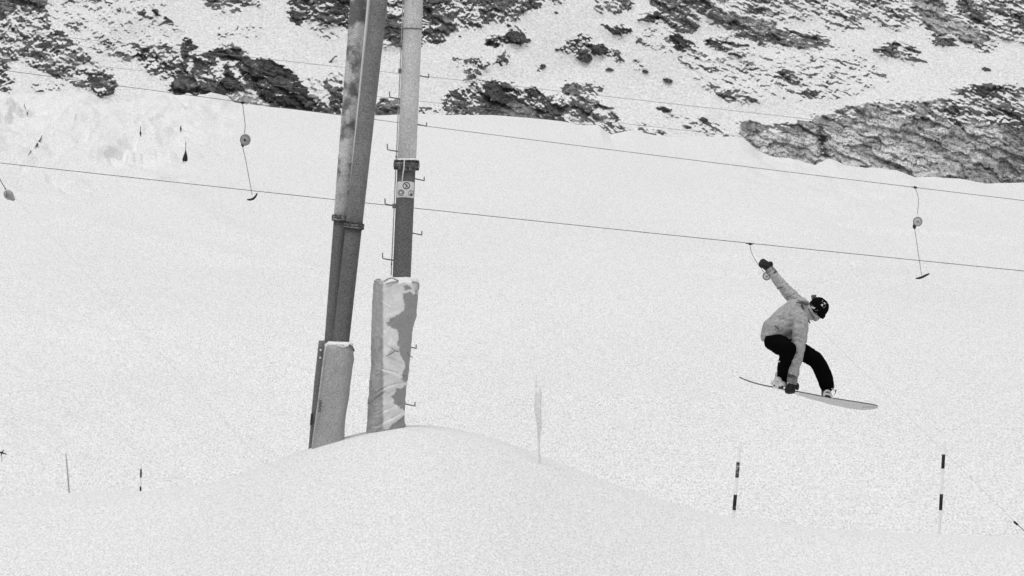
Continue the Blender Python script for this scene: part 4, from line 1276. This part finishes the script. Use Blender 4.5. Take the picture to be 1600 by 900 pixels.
# joints
pel = bp(1212, 527, 0.02)
hipL = bp(1207, 532, -0.07)      # leg that shows at picture left (near)
kneeL = bp(1232, 545, -0.36)
ankL = bp(1223, 589, -0.07)
hipR = bp(1219, 531, 0.09)
kneeR = bp(1273, 561, -0.10)
ankR = bp(1292, 605, 0.0)
chest = bp(1243, 492, 0.0)
shN = bp(1249, 500, -0.17)       # shoulder of the grabbing arm (near)
elN = bp(1246, 549, -0.26)
wrN = bp(1238, 592, -0.17)
shF = bp(1247, 475, 0.12)        # shoulder of the raised arm (far)
elF = bp(1224, 449, 0.26)
wrF = bp(1205, 424, 0.34)
neck = bp(1263, 484, 0.0)
headc = bp(1278.5, 481, -0.02)

# body: one continuous skin under the clothes
mb = MB()
mb.loft([(bp(1210, 531), Vector((.13, 0, 0)), Vector((0, .15, 0))), (bp(1217, 515), Vector((.13, 0, -.05)), Vector((0, .15, 0))),
         (bp(1230, 502), Vector((.10, 0, -.10)), Vector((0, .17, 0))), (bp(1244, 489), Vector((.09, 0, -.11)), Vector((0, .18, 0))),
         (bp(1254, 483), Vector((.05, 0, -.09)), Vector((0, .14, 0)))], 18)
chain(mb, [(bp(1254, 484), .065), (neck, .058), (bp(1270, 482), .058)])
for a, b, c_ in ((hipL, kneeL, ankL), (hipR, kneeR, ankR)):
    chain(mb, [(a, .085), ((a + b) / 2, .075), (b, .055)]); chain(mb, [(b, .055), ((b * .6 + c_ * .4), .058), (c_, .038)])
for a, b, c_ in ((shN, elN, wrN), (shF, elF, wrF)):
    chain(mb, [(a, .060), ((a + b) / 2, .048), (b, .040)]); chain(mb, [(b, .040), ((b + c_) / 2, .038), (c_, .028)])
# hands inside the mittens
chain(mb, [(wrN, .028), (bp(1237.5, 601, -0.20), .034)])
chain(mb, [(wrF, .028), (bp(1199, 417, 0.36), .034)])
# head: skull, jaw, nose, brow, ears
fw = Vector((0.76, -0.12, -0.62)).normalized()
up = Vector((0.50, 0.0, 0.86)); up = (up - fw * up.dot(fw)).normalized()
sd_ = fw.cross(up)
H = headc
mb.ellipsoid(H + up * .01 - fw * .005, fw * .098, sd_ * .076, up * .105, 20, 14)
mb.ellipsoid(H - up * .062 + fw * .028, fw * .062, sd_ * .052, up * .060, 16, 10)
mb.ellipsoid(H - up * .105 + fw * .062, fw * .024, sd_ * .022, up * .018, 10, 8)          # chin
mb.tube([H + fw * .088 - up * .004, H + fw * .104 - up * .030, H + fw * .110 - up * .040, H + fw * .086 - up * .046], [.010, .012, .014, .012], 8)  # nose
mb.ellipsoid(H + fw * .084 - up * .070, fw * .014, sd_ * .024, up * .007, 10, 6)          # lips
mb.ellipsoid(H + fw * .081 - up * .082, fw * .014, sd_ * .020, up * .007, 10, 6)
for s_ in (-1, 1):
    mb.ellipsoid(H + sd_ * s_ * .076 - fw * .008 - up * .015, fw * .020, sd_ * .008, up * .032, 10, 8)   # ears
    mb.ellipsoid(H + sd_ * s_ * .034 + fw * .074 - up * .030, fw * .022, sd_ * .024, up * .022, 10, 8)   # cheeks
person = fuse(mb, 'person', 0.0085, M['skin'], None, 3)
tag(person, 'snowboarder in mid air in pale jacket, black trousers and bobble hat, grabbing the board', 'person')
for s_ in (-1, 1):
    mb = MB(); mb.sphere(H + sd_ * s_ * .032 + fw * .086 - up * .006, .010, 10, 8); mb.build('eye', M['sign_black'], person)

# jacket
def wrinkle(co, nm):
    x, y, z = co[:, 0], co[:, 1], co[:, 2]
    a = fbm(x * 9 + z * 7 + y * 3, z * 4 - x * 3 + y * 6, 4, 90)
    b = 1 - np.abs(fbm(x * 7 + y * 9, z * 11 + y * 4, 3, 95)) * 4
    d = 0.010 * a + 0.007 * np.clip(b, -1, 1)
    # creases round the sleeves
    def rings(p, q, lo, hi, cnt, amp, rmax):
        p = np.array(tuple(p)); q = np.array(tuple(q)); v = q - p; L = np.linalg.norm(v); v = v / L
        t = (co - p) @ v; r = np.linalg.norm(co - p - t[:, None] * v, axis=1)
        tt = t / L
        w_ = ((tt > lo) & (tt < hi) & (r < rmax)).astype(float)
        ph = tt * cnt * 2 * math.pi + 5 * fbm(x * 6, z * 6 + y * 6, 2, 97)
        return w_ * amp * (np.abs(np.sin(ph)) ** 0.6 - 0.6)
    d += rings(shF, wrF, 0.05, 0.62, 4.0, 0.013, 0.11)
    d += rings(shN, wrN, 0.35, 0.95, 3.0, 0.011, 0.11)
    return co + nm * d[:, None]
mb = MB()
mb.loft([(bp(1213.5, 531, 0.01), V(23.5, -2), Vector((0, .185, 0))), (bp(1213, 524, 0.01), V(24.5, 1), Vector((0, .20, 0))), (bp(1217, 514), V(23, 10), Vector((0, .205, 0))),
         (bp(1228.5, 505), V(18, 17.5), Vector((0, .21, 0))), (bp(1238, 497), V(15, 19), Vector((0, .22, 0))), (bp(1246, 489), V(13, 20), Vector((0, .21, 0))),
         (bp(1253, 485.5), V(9, 17), Vector((0, .17, 0))), (bp(1260, 483.5), V(7, 14), Vector((0, .12, 0)))], 26)
chain(mb, [(shN + Vector((-.02, .06, .05)), .105), (shN, .098), (bp(1250, 518, -.22), .086), (elN, .073), (bp(1241.5, 570, -.22), .064), (bp(1238.5, 588, -.18), .058)])
chain(mb, [(bp(1245, 481, .06), .09), (shF, .075), (bp(1236, 462, .20), .066), (elF, .060), (bp(1213, 435, .31), .053), (bp(1207, 427, .33), .050)])
jacket = fuse(mb, 'jacket', 0.009, M['jacket'], person, 4, wrinkle)
# collar standing up round the chin, and hood lying on the neck
def collar_w(co, nm):
    return co + nm * (0.010 * fbm(co[:, 0] * 16, co[:, 2] * 16 + co[:, 1] * 8, 3, 60))[:, None]
mb = MB()
ca_ = Vector((0.80, 0, 0.12)).normalized()
cu = Vector((0.44, 0, -0.90)).normalized()
secs = []
for (x, y, hw_, hd) in ((1256, 486, 16.5, .125), (1262, 485, 16.8, .125), (1268, 484.5, 15.5, .112)):
    secs.append((bp(x, y, -0.01), cu * hw_ * SB, Vector((0, hd, 0))))
mb.loft(secs, 22)
mb.ellipsoid(bp(1272.5, 494, -.02), cu * 9.0 * SB, Vector((0, .095, 0)), Vector((.8, 0, .3)) * 7.0 * SB, 16, 10)
fuse(mb, 'collar', 0.007, M['jacket'], jacket, 3, collar_w)
mb = MB()
mb.loft([(bp(1243, 471, .0), V(0, 4), Vector((0, .05, 0))), (bp(1249, 469.5, .0), V(-1, 5), Vector((0, .13, 0))), (bp(1256, 469.5, -.0), V(1, 5.2), Vector((0, .15, 0))),
         (bp(1262, 472, .0), V(2, 4.5), Vector((0, .12, 0))), (bp(1265, 475, .0), V(2, 2), Vector((0, .06, 0)))], 18)
fuse(mb, 'hood', 0.007, M['jacket'], jacket, 3, collar_w)
# dark tubes on the jacket: seams, painted shade of folds and collar, zip, cuffs
def on_front(pts, dz, r, name, mat='seam_and_shade'):
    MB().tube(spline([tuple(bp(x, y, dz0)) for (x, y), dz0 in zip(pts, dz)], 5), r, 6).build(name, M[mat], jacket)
on_front([(1252, 472), (1256, 483), (1260, 494), (1263, 503)], [-.17, -.175, -.15, -.09], .006, 'seam_and_shade')
on_front([(1252, 476), (1255, 485), (1259, 493), (1263, 500), (1265.5, 505)], [-.165, -.175, -.17, -.14, -.10], .008, 'seam_and_shade')  # shadow along the collar edge drawn as a dark tube
on_front([(1244, 472.5), (1250, 473.5), (1257, 474.5), (1262, 476.5)], [-.155, -.165, -.16, -.13], .007, 'seam_and_shade')
on_front([(1263, 482), (1268, 491), (1273, 498)], [-.14, -.13, -.11], .004, 'seam_and_shade')
on_front([(1214.5, 451.5), (1219, 449.5), (1224, 449)], [.22, .19, .19], .004, 'crease_shade')  # shade of the sleeve creases painted in as thin dark tubes
on_front([(1241, 553.5), (1246, 551), (1252, 551)], [-.315, -.335, -.32], .004, 'crease_shade')
on_front([(1228, 466), (1232, 462.5), (1240, 462)], [.14, .12, .13], .004, 'crease_shade')
on_front([(1211, 509), (1213.5, 511), (1217, 515)], [-.20, -.207, -.212], .006, 'zip')
for p, q, r_ in ((bp(1239, 584, -.19), bp(1238.3, 587.5, -.185), .064), (bp(1209, 429.5, .325), bp(1207.3, 427, .33), .054)):
    MB().tube([p, q], r_, 18).build('cuff_tab', M['seam_and_shade'], jacket)

# trousers
def tr_w(co, nm):
    x, y, z = co[:, 0], co[:, 1], co[:, 2]
    return co + nm * (0.020 * fbm(x * 7 + z * 4, z * 7 + y * 7, 4, 33))[:, None]
mb = MB()
mb.ellipsoid(bp(1212, 531, 0.01), V(19, 2), Vector((0, .175, 0)), V(-3, -13), 18, 12)
chain(mb, [(hipL + Vector((.01, 0, 0)), .115), ((hipL + kneeL) / 2 + V(0, 1), .108), (kneeL, .092)])
chain(mb, [(kneeL, .090), (bp(1228, 562, -.25), .080), (bp(1225, 577, -.15), .078), (bp(1223.5, 590, -.09), .074)])
chain(mb, [(hipR, .11), (bp(1245, 546, -.02), .100), (kneeR, .092)])
chain(mb, [(kneeR, .092), (bp(1284, 578, -.06), .090), (bp(1289, 591, -.03), .088), (bp(1291.5, 601, -.01), .086)])
trousers = fuse(mb, 'trousers', 0.009, M['trousers'], person, 3, tr_w)
mb = MB(); mb.ellipsoid(bp(1217.2, 564.8, -.305), V(1.7, .2), Vector((0, .008, 0)), V(0, -1.1), 10, 6); mb.build('logo_patch', M['hat_print'], trousers)

# hat
def knit(co, nm):
    return co + nm * (0.0025 * np.sin(co @ np.array(tuple(sd_)) * 400) * 0 + 0.004 * fbm(co[:, 0] * 20, co[:, 2] * 20, 3, 12))[:, None]
mb = MB()
Hc = H + up * .012
mb.loft([(Hc - up * .066 - fw * .010, fw * .104, sd_ * .094), (Hc - up * .05 - fw * .008, fw * .110, sd_ * .098), (Hc - up * .01, fw * .113, sd_ * .096), (Hc + up * .03, fw * .110, sd_ * .095), (Hc + up * .065, fw * .095, sd_ * .083),
         (Hc + up * .09, fw * .070, sd_ * .062), (Hc + up * .105, fw * .035, sd_ * .03)], 26)
mb.ellipsoid(Hc - up * .02 - fw * .05, fw * .062, sd_ * .078, up * .062, 16, 10)
mb.ellipsoid(Hc - up * .052 - fw * .030, fw * .080, sd_ * .090, up * .050, 16, 10)
hat = fuse(mb, 'bobble_hat', 0.006, M['hat'], person, 2, knit)
mb = MB(); mb.sphere(bp(1272.5, 465.5, .0), .030, 14, 10)
P = np.array([tuple(v) for v in mb.v]); cpp = np.array(tuple(bp(1272.5, 465.5, .0))); dirs = P - cpp
rngn = np.random.RandomState(4)
P = cpp + dirs * (1 + 0.7 * np.clip(rngn.randn(len(P)) * 0.45, -.4, 1.0))[:, None]
mb.v = [Vector(p) for p in P]; mb.build('bobble', M['pompom'], hat, False)
# white knitted marks on the hat: letters
def hat_pt(x, y, lift=.022):
    """front surface of the hat at photo pixel"""
    o_ = Vector((0, 0, 0)); d_ = at(x, y, 1.0).normalized()
    inv = lambda v: Vector((v.dot(fw) / .113, v.dot(sd_) / .096, v.dot(up) / .112))
    c = Hc + up * .0
    oo = inv(o_ - c); dd = inv(d_)
    A = dd.dot(dd); B_ = 2 * oo.dot(dd); C_ = oo.dot(oo) - 1
    disc_ = B_ * B_ - 4 * A * C_
    if disc_ < 0: t = -B_ / (2 * A)
    else: t = (-B_ - math.sqrt(disc_)) / (2 * A)
    return d_ * (t - lift)
def hat_mark(strokes, r, mat='hat_print'):
    for pts in strokes:
        MB().tube([hat_pt(x, y) for x, y in pts], r, 5).build('letter_stroke', M[mat], hat)
hat_mark([[(1268.4, 478.6), (1269.2, 482), (1270.6, 479.6), (1271.4, 482.6), (1273.4, 480.6)]], .0055)
hat_mark([[(1282.6, 476.2), (1284.6, 477.4), (1285.2, 479.0)], [(1284.6, 477.4), (1285.8, 475.2)]], .0055)
hat_mark([[(1287.6, 472.4), (1288.6, 475.2), (1290.2, 474.2)]], .0055)
hat_mark([[(1272.4, 484.6), (1275, 485.2), (1278, 484.8)], [(1265.2, 476.4), (1268, 476.6), (1270.5, 478)], [(1285.8, 468.2), (1285.4, 470.5), (1284, 472)], [(1286.2, 481.4), (1288.6, 480), (1290.6, 477.4)]], .0030, 'cuff')
# goggles below the hat rim
mb = MB()
gc = H + fw * .066 - up * .040
mb.loft([(gc - fw * .03, sd_ * .078, up * .030), (gc + fw * .015, sd_ * .076, up * .034), (gc + fw * .045, sd_ * .058, up * .030), (gc + fw * .056, sd_ * .030, up * .020)], 20, 0.7)
gog = mb.build('goggles', M['hat'], person)
mb = MB(); mb.tube([gc - fw * .02 + sd_ * .08, gc - fw * .08 + sd_ * .086, gc - fw * .13 + sd_ * .04], .012, 6); mb.tube([gc - fw * .02 - sd_ * .08, gc - fw * .08 - sd_ * .086, gc - fw * .13 - sd_ * .04], .012, 6)
mb.tube([gc - fw * .13 + sd_ * .04, gc - fw * .14, gc - fw * .13 - sd_ * .04], .012, 6)
mb.v = mb.v; o = mb.build('goggle_strap', M['hat'], gog)
mb = MB(); mb.tube([bp(1276.5, 498.2, -.02), bp(1279.5, 498.6, -.02)], [.008, .010], 8); mb.build('chin_toggle', M['sign_black'], jacket)

# mittens
def glove_w(co, nm):
    return co + nm * (0.006 * fbm(co[:, 0] * 22, co[:, 2] * 22 + co[:, 1] * 9, 3, 44))[:, None]
# near hand: reaches down over the edge of the board, fingers curled under it
mb = MB()
chain(mb, [(bp(1237.8, 596, -.185), .042), (bp(1237.5, 601, -.20), .046), (bp(1235.5, 606, -.205), .046)])
for i, (x, ln) in enumerate(((1229.6, 3.0), (1233.0, 5.0), (1236.6, 5.0), (1239.6, 3.0))):
    chain(mb, [(bp(x + .6, 605.5, -.215), .026), (bp(x - .2, 609.5, -.225), .025), (bp(x - .2, 611 + ln * .35, -.185), .023), (bp(x, 611 + ln * .3, -.14), .020)], 10)
chain(mb, [(bp(1241.5, 598.5, -.19), .026), (bp(1245.5, 602, -.18), .025), (bp(1246, 606.5, -.15), .021)], 10)
fuse(mb, 'mitten', 0.006, M['mitten'], person, 2, glove_w)
mb = MB(); mb.loft([(bp(1238.3, 587.5, -.185), Vector((.056, 0, -.006)), Vector((0, .056, .01))), (bp(1237.8, 593, -.185), Vector((.060, 0, -.006)), Vector((0, .058, .01))), (bp(1237.6, 598.5, -.192), Vector((.058, 0, -.014)), Vector((0, .056, .01)))], 18)
mb.build('mitten_cuff', M['cuff'], person)
# raised hand: loosely closed fist, thumb to the right
mb = MB()
chain(mb, [(bp(1202, 420, .345), .046), (bp(1198.5, 416, .355), .054), (bp(1195.5, 413, .36), .050)])
for i, (dx, dy, dd) in enumerate(((-4.5, 2.0, -.035), (-3.0, -0.5, -.02), (-1.2, -3.0, 0.0), (1.4, -4.6, .02))):
    b0 = bp(1196.5 + dx * .5, 414 + dy * .6, .355 + dd)
    b1 = bp(1192.2 + dx * .55, 411.6 + dy * .8, .36 + dd)
    b2 = bp(1189.8 + dx * .35, 412.2 + dy * .75, .34 + dd)
    b3 = bp(1191.6 + dx * .35, 415.2 + dy * .6, .315 + dd)
    chain(mb, [(b0, .028), (b1, .026), (b2, .023), (b3, .020)], 10)
chain(mb, [(bp(1201.5, 415, .34), .026), (bp(1203.6, 411.2, .33), .024), (bp(1205.8, 413.4, .32), .019)], 10)
fuse(mb, 'mitten', 0.006, M['mitten'], person, 2, glove_w)
mb = MB(); mb.loft([(bp(1207.6, 427.5, .33), Vector((.042, 0, .034)), Vector((0, .052, 0))), (bp(1204.5, 423.5, .34), Vector((.043, 0, .032)), Vector((0, .054, 0))), (bp(1201, 419, .347), Vector((.040, 0, .030)), Vector((0, .052, 0)))], 18)
mb.build('mitten_cuff', M['cuff'], person)

# snowboard: arc with a twist so that the base shows more towards the tail
st = [(1155, 589.3, 0.1), (1159, 591.2, 0.5), (1165, 593.8, 0.8), (1175, 597.4, 1.0), (1190, 601.4, 1.0), (1205, 604.6, 1.2), (1220, 607.8, 1.8), (1240, 612.4, 4.0), (1260, 617.4, 6.8), (1280, 622.3, 8.6),
      (1300, 626.7, 10.4), (1320, 630.6, 11.6), (1335, 633.0, 12.0), (1348, 634.6, 11.0), (1358, 635.4, 9.2), (1365, 635.6, 7.2), (1369, 635.7, 4.6), (1371.5, 635.7, 1.2)]
wid = [.01, .055, .085, .115, .128, .124, .121, .120, .120, .121, .124, .130, .134, .128, .112, .085, .055, .012]
Lb, Rb = [], []
th = 0.006
rows_t, rows_b = [], []
for (x, y, v_), hw_ in zip(st, wid):
    c = bp(x, y, 0.0)
    # half width vector: near edge is higher by the visible height
    k = min(v_ / 2 * SB, hw_ * 0.9)
    dy = math.sqrt(max(hw_ ** 2 - k ** 2, 1e-6))
    wv = Vector((0.10 * hw_ * 0, -dy, k))
    nrm = Vector((0, k, dy)).normalized()
    rows_t.append([c + wv * s_ + nrm * th for s_ in (1, .96, .5, 0, -.5, -.96, -1)])
    rows_b.append([c + wv * s_ - nrm * th for s_ in (1, .96, .5, 0, -.5, -.96, -1)])
def densify(rows, n=4):
    cols = list(zip(*rows))
    cols = [spline([tuple(p) for p in c], n) for c in cols]
    return list(zip(*cols))
rt, rb_ = densify(rows_t), densify(rows_b)
def strip(rows, name, mat, parent, flip=False):
    vs, fs = [], []
    m_ = len(rows[0])
    for r_ in rows: vs += list(r_)
    for i in range(len(rows) - 1):
        for j in range(m_ - 1):
            f = (i * m_ + j, i * m_ + j + 1, (i + 1) * m_ + j + 1, (i + 1) * m_ + j)
            fs.append(f if not flip else f[::-1])
    return mesh_obj(name, vs, fs, M[mat], parent)
board = empty('snowboard', tuple(bp(1264, 620, 0)))
tag(board, 'twisting pale grey snowboard held under the boots of the jumping snowboarder', 'snowboard')
strip(rt, 'deck', 'board_top', board)
bb = strip(rb_, 'base', 'board_base', board, True)
edge_near = [(a[0], b[0]) for a, b in zip(rt, rb_)]; edge_far = [(a[-1], b[-1]) for a, b in zip(rt, rb_)]
strip(edge_near, 'edge', 'board_edge', board); strip(edge_far, 'edge', 'board_edge', board, True)
# graphic outline on the base at the tail
def base_pt(x, frac):
    i = min(range(len(rb_)), key=lambda q: abs(rb_[q][3].x - bp(x, 0, 0).x))
    p, q = rb_[i][0], rb_[i][-1]
    return p.lerp(q, frac) + Vector((0, -0.004, -0.006))
MB().tube([base_pt(x, f) for x, f in ((1359, .45), (1364, .3), (1368.5, .42), (1367, .6), (1361, .62), (1359, .45))], .0028, 5).build('print', M['white_paint'], bb)
MB().tube([base_pt(x, f) for x, f in ((1349, .55), (1356, .35), (1357, .6))], .002, 5).build('print', M['sign_grey'], bb)

# boots and bindings
def boot(ank, toe_px, heel_px, mat, dirs_, name='boot'):
    mb = MB()
    sole = toe_px; 
    chain(mb, [(ank + Vector((0, .0, .045)), .060), (ank, .058), (heel_px, .050)])
    chain(mb, [(heel_px, .048), ((heel_px + sole) / 2 + Vector((0, 0, .012)), .050), (sole, .042)])
    return fuse(mb, name, 0.007, M[mat], person, 2, glove_w)
upb = lambda x: None
# left in picture: snowy pale boot
boot(bp(1219, 593, -.05), bp(1212.5, 601.5, -.13), bp(1217, 601.5, .02), 'boot_snow', None)
boot(bp(1291, 607.5, 0.0), bp(1293.5, 615.2, -.12), bp(1290.5, 615.2, .04), 'boot', None)
mb = MB(); mb.ellipsoid(bp(1216, 593, -.12), V(7, 0), Vector((0, .07, 0)), V(0, -5), 12, 8); mb.ellipsoid(bp(1212, 599, -.14), V(8, 1), Vector((0, .06, 0)), V(0, -5), 12, 8); mb.ellipsoid(bp(1222, 600, -.15), V(8, 1.5), Vector((0, .05, 0)), V(0, -5), 12, 8); mb.ellipsoid(bp(1227, 601, -.07), V(5, .5), Vector((0, .05, 0)), V(0, -3.4), 12, 8); mb.ellipsoid(bp(1210, 600, -.08), V(4.5, .5), Vector((0, .05, 0)), V(0, -3.4), 12, 8)
fuse(mb, 'snow_clump', 0.007, M['boot_snow'], person, 2, glove_w)
def binding(cx, cy, mat2, back, hb):
    b = None
    mb = MB()
    c = bp(cx, cy, -.03)
    mb.box(c, V(7, 1.7), Vector((0, .12, -.006)), V(.15, -1.0))
    plate = mb.build('binding_base', M['binding'], board, False)
    for dyy, rr_, zz in ((-.150, .050, 5.5), (-.135, .058, 10.5)):
        pts = []
        for q in np.linspace(0, math.pi, 11):
            pts.append(c + V(math.cos(q) * 6.6, -math.sin(q) * zz + 1.7 * math.cos(q)) + Vector((0, dyy, 0)))
        MB().tube(pts, .010, 6).build('strap', M[mat2], plate)
    if not back: return plate
    # high back
    pts = [c + V(math.cos(q) * 7.5, 0) + Vector((0, .10 + math.sin(q) * .03, 0)) for q in np.linspace(0, math.pi, 7)]
    vs, fs = [], []
    for i, p in enumerate(pts):
        vs += [p, p + V(hb, -17) + Vector((0, .03, 0)), p + V(hb, -17) + Vector((0, .045, 0)), p + Vector((0, .015, 0))]
    for i in range(len(pts) - 1):
        a = i * 4
        for k in range(4):
            fs.append((a + k, a + (k + 1) % 4, a + 4 + (k + 1) % 4, a + 4 + k))
    mesh_obj('high_back', vs, fs, M['binding_pale'], plate)
    return plate
bl = binding(1215, 604.5, 'binding', False, 0)
br = binding(1292, 620.5, 'binding_pale', True, 1)
# loose strap end sticking out on the right
MB().tube(spline([tuple(bp(1299, 607, -.08)), tuple(bp(1303, 609, -.09)), tuple(bp(1306, 611.5, -.09)), tuple(bp(1304, 616, -.08))], 4), .006, 6).build('strap_end', M['binding_pale'], br)
MB().tube([bp(1306.2, 608.5, -.09), bp(1305.4, 613, -.09)], .007, 6).build('ladder_tip', M['binding'], br)
